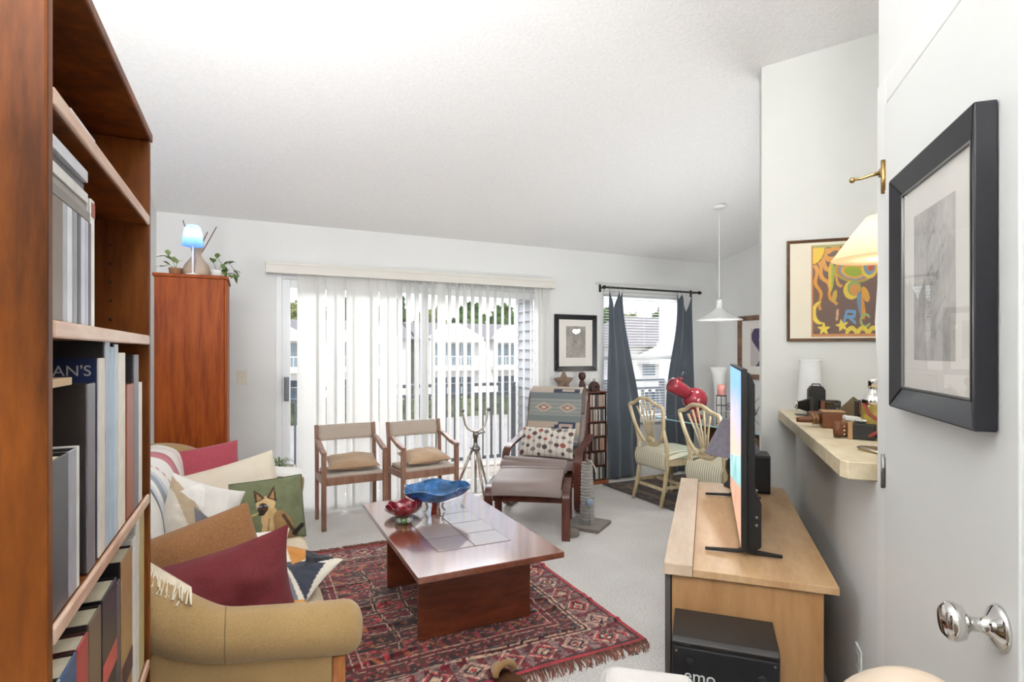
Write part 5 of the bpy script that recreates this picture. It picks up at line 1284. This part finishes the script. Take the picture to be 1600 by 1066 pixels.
def bel(u, v):
    k = .9-.42*v+.05*(1 if int(v*12) % 2 else -1); a = [(-1, -1), (1, -1), (1, 1), (-1, 1)][int(u*4) % 4]
    return (a[0]*.042*k, -.07*v, .072+a[1]*.05*k)
mb.grid(bel, 4, 12, closeu=True, sm=False); mb.build('bellows', m_lb, t)
MB().lathe([(0, 0), (.034, 0), (.036, .008), (.028, .012), (.022, .02), (.014, .02), (.012, .01), (0, .01)], 24, M=Matrix.Translation((0, -.072, .072)) @ Matrix.Rotation(PI/2, 4, 'X')).build('lens_plate', m_chrome, t)
MB().cyl((0, -.083, .072), (0, -.0845, .072), .011, 16).build('lens', m_black, t)
t = thing('viewfinder_camera', 'black rounded top camera standing upright behind the folding camera', 'camera', B(.548, 3.30, CZ), RB)
t.scale = (.88, .88, .80)
MB().prism([(-.045, 0), (.045, 0), (.045, .16), (.03, .185), (-.03, .185), (-.045, .16)], -.035, .035, Matrix(((1, 0, 0, 0), (0, 0, 1, 0), (0, 1, 0, 0), (0, 0, 0, 1)))).build('camera_body', m_lb, t, .006)
MB().tube([(-.025, 0, .184), (-.02, 0, .198), (.02, 0, .198), (.025, 0, .184)], .004, 6, sy=2).build('carry_handle', m_lb, t)
t = thing('box_camera', 'black and brown box camera beside the rounded one on the counter', 'camera', B(.592, 3.20, CZ), RB)
t.scale = (.60, .8, .75)
MB().bx(-.075, .075, -.045, .045, 0, .108).build('camera_body', m_lb, t, .004)
MB().bx(-.078, -.045, -.05, -.0455, .002, .106).build('brown_strip', m_br, t, .001)
MB().bx(-.035, .0, -.05, -.0455, .07, .1).build('viewfinder', m_chrome, t, .001)
MB().cyl((.045, -.0455, .055), (.045, -.049, .055), .008, 12).cyl((.02, -.0455, .03), (.02, -.049, .03), .006, 12).build('button', m_steel, t)
MB().tube([(.015, -.047, .1), (.04, -.05, .085), (.065, -.047, .1)], .002, 5).build('latch', m_brass, t)
t = thing('leather_pouch', 'brown leather pouch lying before the box camera', 'pouch', B(.50, 2.96, CZ), RB)
t.scale = (.75, 1, .85)
MB().bx(-.085, .06, -.03, .03, 0, .02).build('lower_pouch', m_br, t, .008, 3)
MB().bx(-.055, .075, -.028, .028, .0202, .055).build('upper_pouch', m_br, t, .012, 3)
t = thing('movie_camera', 'brown vintage camera with a long tapered barrel pointing at the vase', 'camera', B(.485, 2.72, CZ), RB)
t.scale = (.85, 1, .9)
MB().bx(-.02, .085, -.035, .035, 0, .075).build('camera_body', m_br, t, .006)
MB().bx(-.02, .085, -.038, .038, .0755, .083).build('top_plate', m_tanl, t, .002)
MB().tube([(-.02, 0, .04), (-.05, .0, .038), (-.06, 0, .037), (-.115, .0, .034), (-.13, 0, .033)], [.024, .024, .017, .014, .012], 16).build('barrel', m_br, t)
for x in (-.032, -.05): MB().cyl((x, 0, .039), (x-.006, 0, .039), .027, 18).build('barrel_ring', m_brass, t)
t = thing('open_case', 'open camera case with its lid tilted up, in the middle of the counter', 'case', B(.605, 2.93, CZ), RB)
t.scale = (.8, .8, .7)
MB().bx(-.06, .06, -.04, .04, 0, .045).build('case_body', m_tanl, t, .006)
MB().bx(-.055, .055, -.006, .006, 0, .12, Matrix.Translation((.015, .035, .047)) @ Matrix.Rotation(.75, 4, 'Y') @ Matrix.Rotation(-.2, 4, 'X')).build('case_lid', M_('olive_leather', '5B4A2C', .4, var=.15), t, .004)
t = thing('black_case', 'black upright leather case behind the glass bottle', 'case', B(.655, 2.70, CZ), RB)
t.scale = (.8, .8, .95)
MB().bx(-.07, .07, -.045, .045, 0, .13).build('case_body', m_lb, t, .008)
MB().bx(-.068, .068, -.05, -.0455, .07, .125).build('flap', m_br, t, .002)
t = thing('reflex_camera', 'brown and black reflex camera with a fat lens, nearest on the counter', 'camera', B(.528, 2.40, CZ), RB-.25)
t.scale = (.72,)*3
MB().bx(-.025, .095, -.03, .035, .0, .085).build('camera_body', m_lb, t, .008)
MB().bx(-.03, -.008, -.033, .038, .0, .087).build('tan_band', m_tanl, t, .002)
MB().tube([(-.03, 0, .045), (-.06, 0, .045), (-.062, 0, .045), (-.095, 0, .045)], [.038, .039, .042, .043], 28).build('lens_barrel', m_br, t)
MB().tube([(-.0955, 0, .045), (-.097, 0, .045)], [.036, .034], 24).build('lens_glass', m_black, t)
for k in range(3): MB().sph((-.045, -.041, .025+.02*k), .005, 8, 6).build('lens_stud', m_chrome, t)
MB().bx(.0, .06, -.012, .022, .0855, .105).build('prism_hump', m_steel, t, .006)
MB().cyl((.095, -.01, .03), (.125, -.02, .028), .02, 14).build('eyepiece', m_black, t)
t = thing('light_meter', 'small white light meter lying between the cameras', 'meter', B(.545, 2.55, CZ), RB)
t.scale = (.9, .9, .75)
MB().bx(-.03, .035, -.03, .03, 0, .07).build('meter_body', m_tanl, t, .005)
MB().bx(-.034, .03, -.034, .034, .0705, .092, Matrix.Rotation(.12, 4, 'Y')).build('white_dial', m_white, t, .004)
t = thing('cocktail_shaker', 'gold glass shaker with a chrome cap and a red strap on the counter', 'bottle', B(.592, 2.41, CZ), RB)
t.scale = (.84, .84, .9)
MB().lathe([(0, 0), (.045, 0), (.048, .01), (.048, .14), (.044, .165), (.03, .18), (0, .18)], 28).build('bottle_body', M_('amber_gold', '9A843F', .15, var=.45, vs=20, coat=.5), t)
MB().lathe([(.0485, .145), (.046, .168), (.032, .19), (.02, .2), (.02, .215), (0, .215)], 28).build('shoulder', m_chrome, t)
MB().lathe([(0, .2155), (.022, .2155), (.022, .25), (.018, .256), (0, .256)], 20).build('cap', m_chrome, t)
MB().tube([(-.045, -.03, .15), (-.03, -.052, .11), (.02, -.062, .075), (.03, -.06, .05), (-.01, -.056, .03), (-.03, -.05, .015)], .005, 6, sy=1.6).build('strap', M_('red_strap', '8E3A34', .6), t)
t = thing('metal_tray', 'small clipped corner metal tray at the near end of the counter', 'tray', B(.545, 2.10, CZ), RB)
MB().prism([(-.065, .04), (-.04, .08), (.12, .08), (.12, -.06), (-.02, -.06)], 0, .006).build('tray_base', m_brass, t, .001)
MB().tube([(-.065, .04, .008), (-.04, .08, .008), (.12, .08, .008), (.12, -.06, .008), (-.02, -.06, .008)], .004, 6, True).build('tray_rim', m_chrome, t)
t = thing('counter_lamp', 'lit cream cone shade lamp on a bowed white pole, half hidden by the wall edge', 'lamp', B(.66, 2.555, CZ), RB)
MB().lathe([(0, 0), (.07, 0), (.07, .012), (.012, .02), (0, .02)], 24).build('lamp_base', m_white, t)
MB().tube([(0, 0, .018), (-.012, 0, .25), (-.022, 0, .45), (-.012, 0, .62), (0, 0, .72)], .006, 8).build('lamp_pole', m_white, t)
MB().lathe([(.178, .70), (.18, .702), (.11, .80), (.058, .868), (.05, .872)], 40).build('lamp_shade', translucent('cream_shade', 'F2D9BE', .5), t)
MB().sph((0, 0, .765), .03, 14, 10).cyl((0, 0, .71), (0, 0, .745), .014, 12).build('bulb', emitmat('counter_bulb', 'FFE9CC', 10), t)
light('counter_lamp_light', 'POINT', B(.66, 2.555, CZ+.755), 3.2, col=(1, .86, .68), size=.035)

# ------------------------------------------------------------------ poster on the kitchen wall
def star(x, y, cx, cy, r, rot=0):
    a = math.atan2(x-cx, y-cy)+rot; d = hyp(x-cx, y-cy); q = (a % (2*PI/5))/(2*PI/5)*2-1
    return d < r*(.42+.58*abs(q)**1.4)
def poster(u, v):
    x, y = u, v; c = '745B50'  # brown ground lightened to paint in the veil of glass reflection
    if x < .018 or y < .03 or x > .982: return lin('C98A5A')
    if y > .975: return lin('A9A86A')
    x /= .62; far = x > 1.0
    if far: x = 2.0-x
    c2 = None
    if hyp(x, y-1) < .21: c2 = 'E9C44A'
    else:
        for k, (th_, L_) in enumerate(((-.12, .60), (.22, .62), (.50, .66), (.80, .55), (1.12, .50), (1.4, .62))):
            dx, dy = x, 1-y; al = dx*sin(th_)+dy*cos(th_); pe = dx*cos(th_)-dy*sin(th_)
            if .22 < al < L_+.1 and abs(pe-.028*sin(al*24+k)) < .030*(1-.55*(al-.2)/L_)+.003: c2 = 'D99B4C'
    if ell(x, y, .30, .66, .045, .17, -.05): c2 = 'D9B94A' if x < .30 else 'A9B04A'
    if ell(x, y, .35, .44, .035, .07, -.3): c2 = 'C9A84A'
    for r0, cc_ in ((.28, 'A9A84A'), (.25, 'C7803E'), (.215, '7F93A0'), (.18, 'D9A04A'), (.13, '9FAE3A')):
        if ell(x, y, .62, .70, r0, r0*.42, -.12): c2 = cc_
    if ell(x, y, .60, .50, .12, .10): c2 = 'DFC24A'
    if ell(x, y, .64, .52, .10, .085): c2 = '8FA05A'
    if ell(x, y, .65, .50, .075, .065): c2 = 'CF8F45'
    if abs(hyp(x-.86, y-.74)-.10) < .022: c2 = 'E2C04A'
    if abs(hyp(x-.86, y-.74)-.065) < .02: c2 = '6F8FA6'
    if hyp(x-.88, y-.74) < .042: c2 = 'B5502E'
    if ell(x, y, .74, .33, .05, .15, .25): c2 = '6F8FA6' if x < .74 else 'D98F3A'
    if ell(x, y, .80, .45, .05, .09, .5): c2 = 'D9A040'
    if .10 < hyp(x-.13, y-.25) < 0: pass
    if hyp(x-.13, y-.26) < .125 and hyp(x-.185, y-.27) > .115: c2 = 'E9CF55'
    if star(.19+(x-.19)*.7, y, .19, .085, .07) or star(.46+(x-.46)*.7, y, .46, .12, .07, .2): c2 = 'E9CF55'
    if seg((x, y), (.385, .19), (.395, .28)) < .018: c2 = 'D9A58A'
    for a, b in (((.49, .16), (.53, .275)), ((.53, .275), (.65, .265)), ((.65, .265), (.64, .215)), ((.64, .215), (.51, .215)), ((.56, .215), (.65, .15))):
        if seg((x, y), a, b) < .017 and not far: c2 = '6F9ABF'
    if abs(hyp(x-.80, y-.17)-.065) < .015 and not (x > .83 and abs(y-.17) < .03): c2 = '9FB06A'
    for cx in (.60, .76, .92):
        if abs(hyp(x-cx, y-.02)-.07) < .025 and y > .03: c2 = 'E2C94E'
    return lin(c2 or c)
_ctr = B(.428+.40, 3.483, 1.714)
picture('brown framed colourful poster with sun, moon, stars and circus letters on the kitchen wall', _ctr, RB, .80, .570, .017, 0, 0, .022, wood('poster_frame', '3E2A1A', '6B4A2E', (2, 2, 2), .4), poster, (.53, .512), (-.40+.124+.265, -.004), None, M_('cream_mat', 'E6DDC8', .9, var=.01), n=210)

# ------------------------------------------------------------------ big framed drawing on the closet door
def frame_on_door():
    t = picture('large black framed grey pencil drawing hanging on the closet door', B(.4466, 1.33, 1.510), RB-PI/2, .452, .542, .048, 0, 0, .034, m_frame, sketch(8, 'BDB9B4'), (.215, .315), (-.005, .0), m_steel)
    return t
frame_on_door()

# ================================================================== FOREGROUND CHAIRS (only their tops reach into the picture)
m_bl = M_('beige_leather', 'B9A794', .4, var=.06, vs=5, bump=.1, bs_=120)
t = thing('leather_chair', 'beige leather chair back with curved seams at the bottom right edge', 'chair', B(.235, .80, 0), RB)
mb = MB()
def lb(u, v):
    a = PI*u; x = .165*-cos(a); 
    return (x*(1-.08*(v-.5)**2), -.055+.11*v, .54+.355*sin(a)**.55 if 0 < u < 1 else .54)
mb.sph((0, 0, .775), 1, 40, 24, (.13, .07, .205)); mb.build('backrest', m_bl, t)
MB().tube([(.112*cos(a), -.036, .775+.176*sin(a)) for a in [PI*i/24 for i in range(25)]], .0025, 6).build('seam', M_('tan_seam', '8E7258', .7), t)
MB().bx(-.18, .18, .08, .46, .40, .50).build('seat', m_bl, t, .04, 4)
MB().bar((0, .0, .38), (0, .0, .62), .10, .03).build('back_bracket', m_black, t)
MB().bx(-.1, .1, -.02, .4, .36, .40).build('seat_plate', m_black, t)
MB().cyl((0, .26, .07), (0, .26, .36), .03, 14).build('pedestal', m_steel, t)
for k in range(5): a = k*2*PI/5+.3; MB().bar((0, .26, .06), (.17*cos(a), .26+.17*sin(a), .03), .03, .03).build('foot', m_black, t)
m_wf = fabric('white_boucle', 'D9D2CC', 'F0ECE8', 420, .6, 1, .2, 12)
t = thing('fabric_chair', 'white fabric chair back corner at the bottom edge before the subwoofer', 'chair', (.865, 1.015, 0), RB+.12)
mb = MB()
mb.bx(-.13, .085, -.05, .05, .30, .605); mb.build('backrest', m_wf, t, .03, 4)
MB().bx(-.16, .10, .055, .40, .30, .40).build('seat', m_wf, t, .03, 4)
for x in (-.13, .07):
    for y in (.0, .36): MB().cyl((x, y, 0), (x, y, .31), .014, 10, .018).build('leg', m_beech, t)
t = thing('slipper', 'golden tan fuzzy slipper on the rug at the bottom edge', 'slipper', (.955, 2.085, .010), .2)
m_sl = fabric('slipper_pile', '9A6F35', 'C99E5E', 420, .9, 1, .4, 20)
MB().prism([(.048*cos(a), .12*sin(a)-.07) for a in [2*PI*i/24 for i in range(24)]], 0.0, .018).build('sole', m_darkwood, t, .004)
MB().tube([(.048*cos(a), -.01, .028+.040*sin(a)) for a in [PI*i/14 for i in range(15)]], .014, 8).build('opening_collar', m_sl, t)
mb = MB(); mb.grid(lambda u, v: (.046*cos(PI*u)*(1-.45*v**2), .0+.05*v, .026+.040*sin(PI*u)*(1-.6*v)), 14, 8); mb.build('upper', m_sl, t, solid=.008)
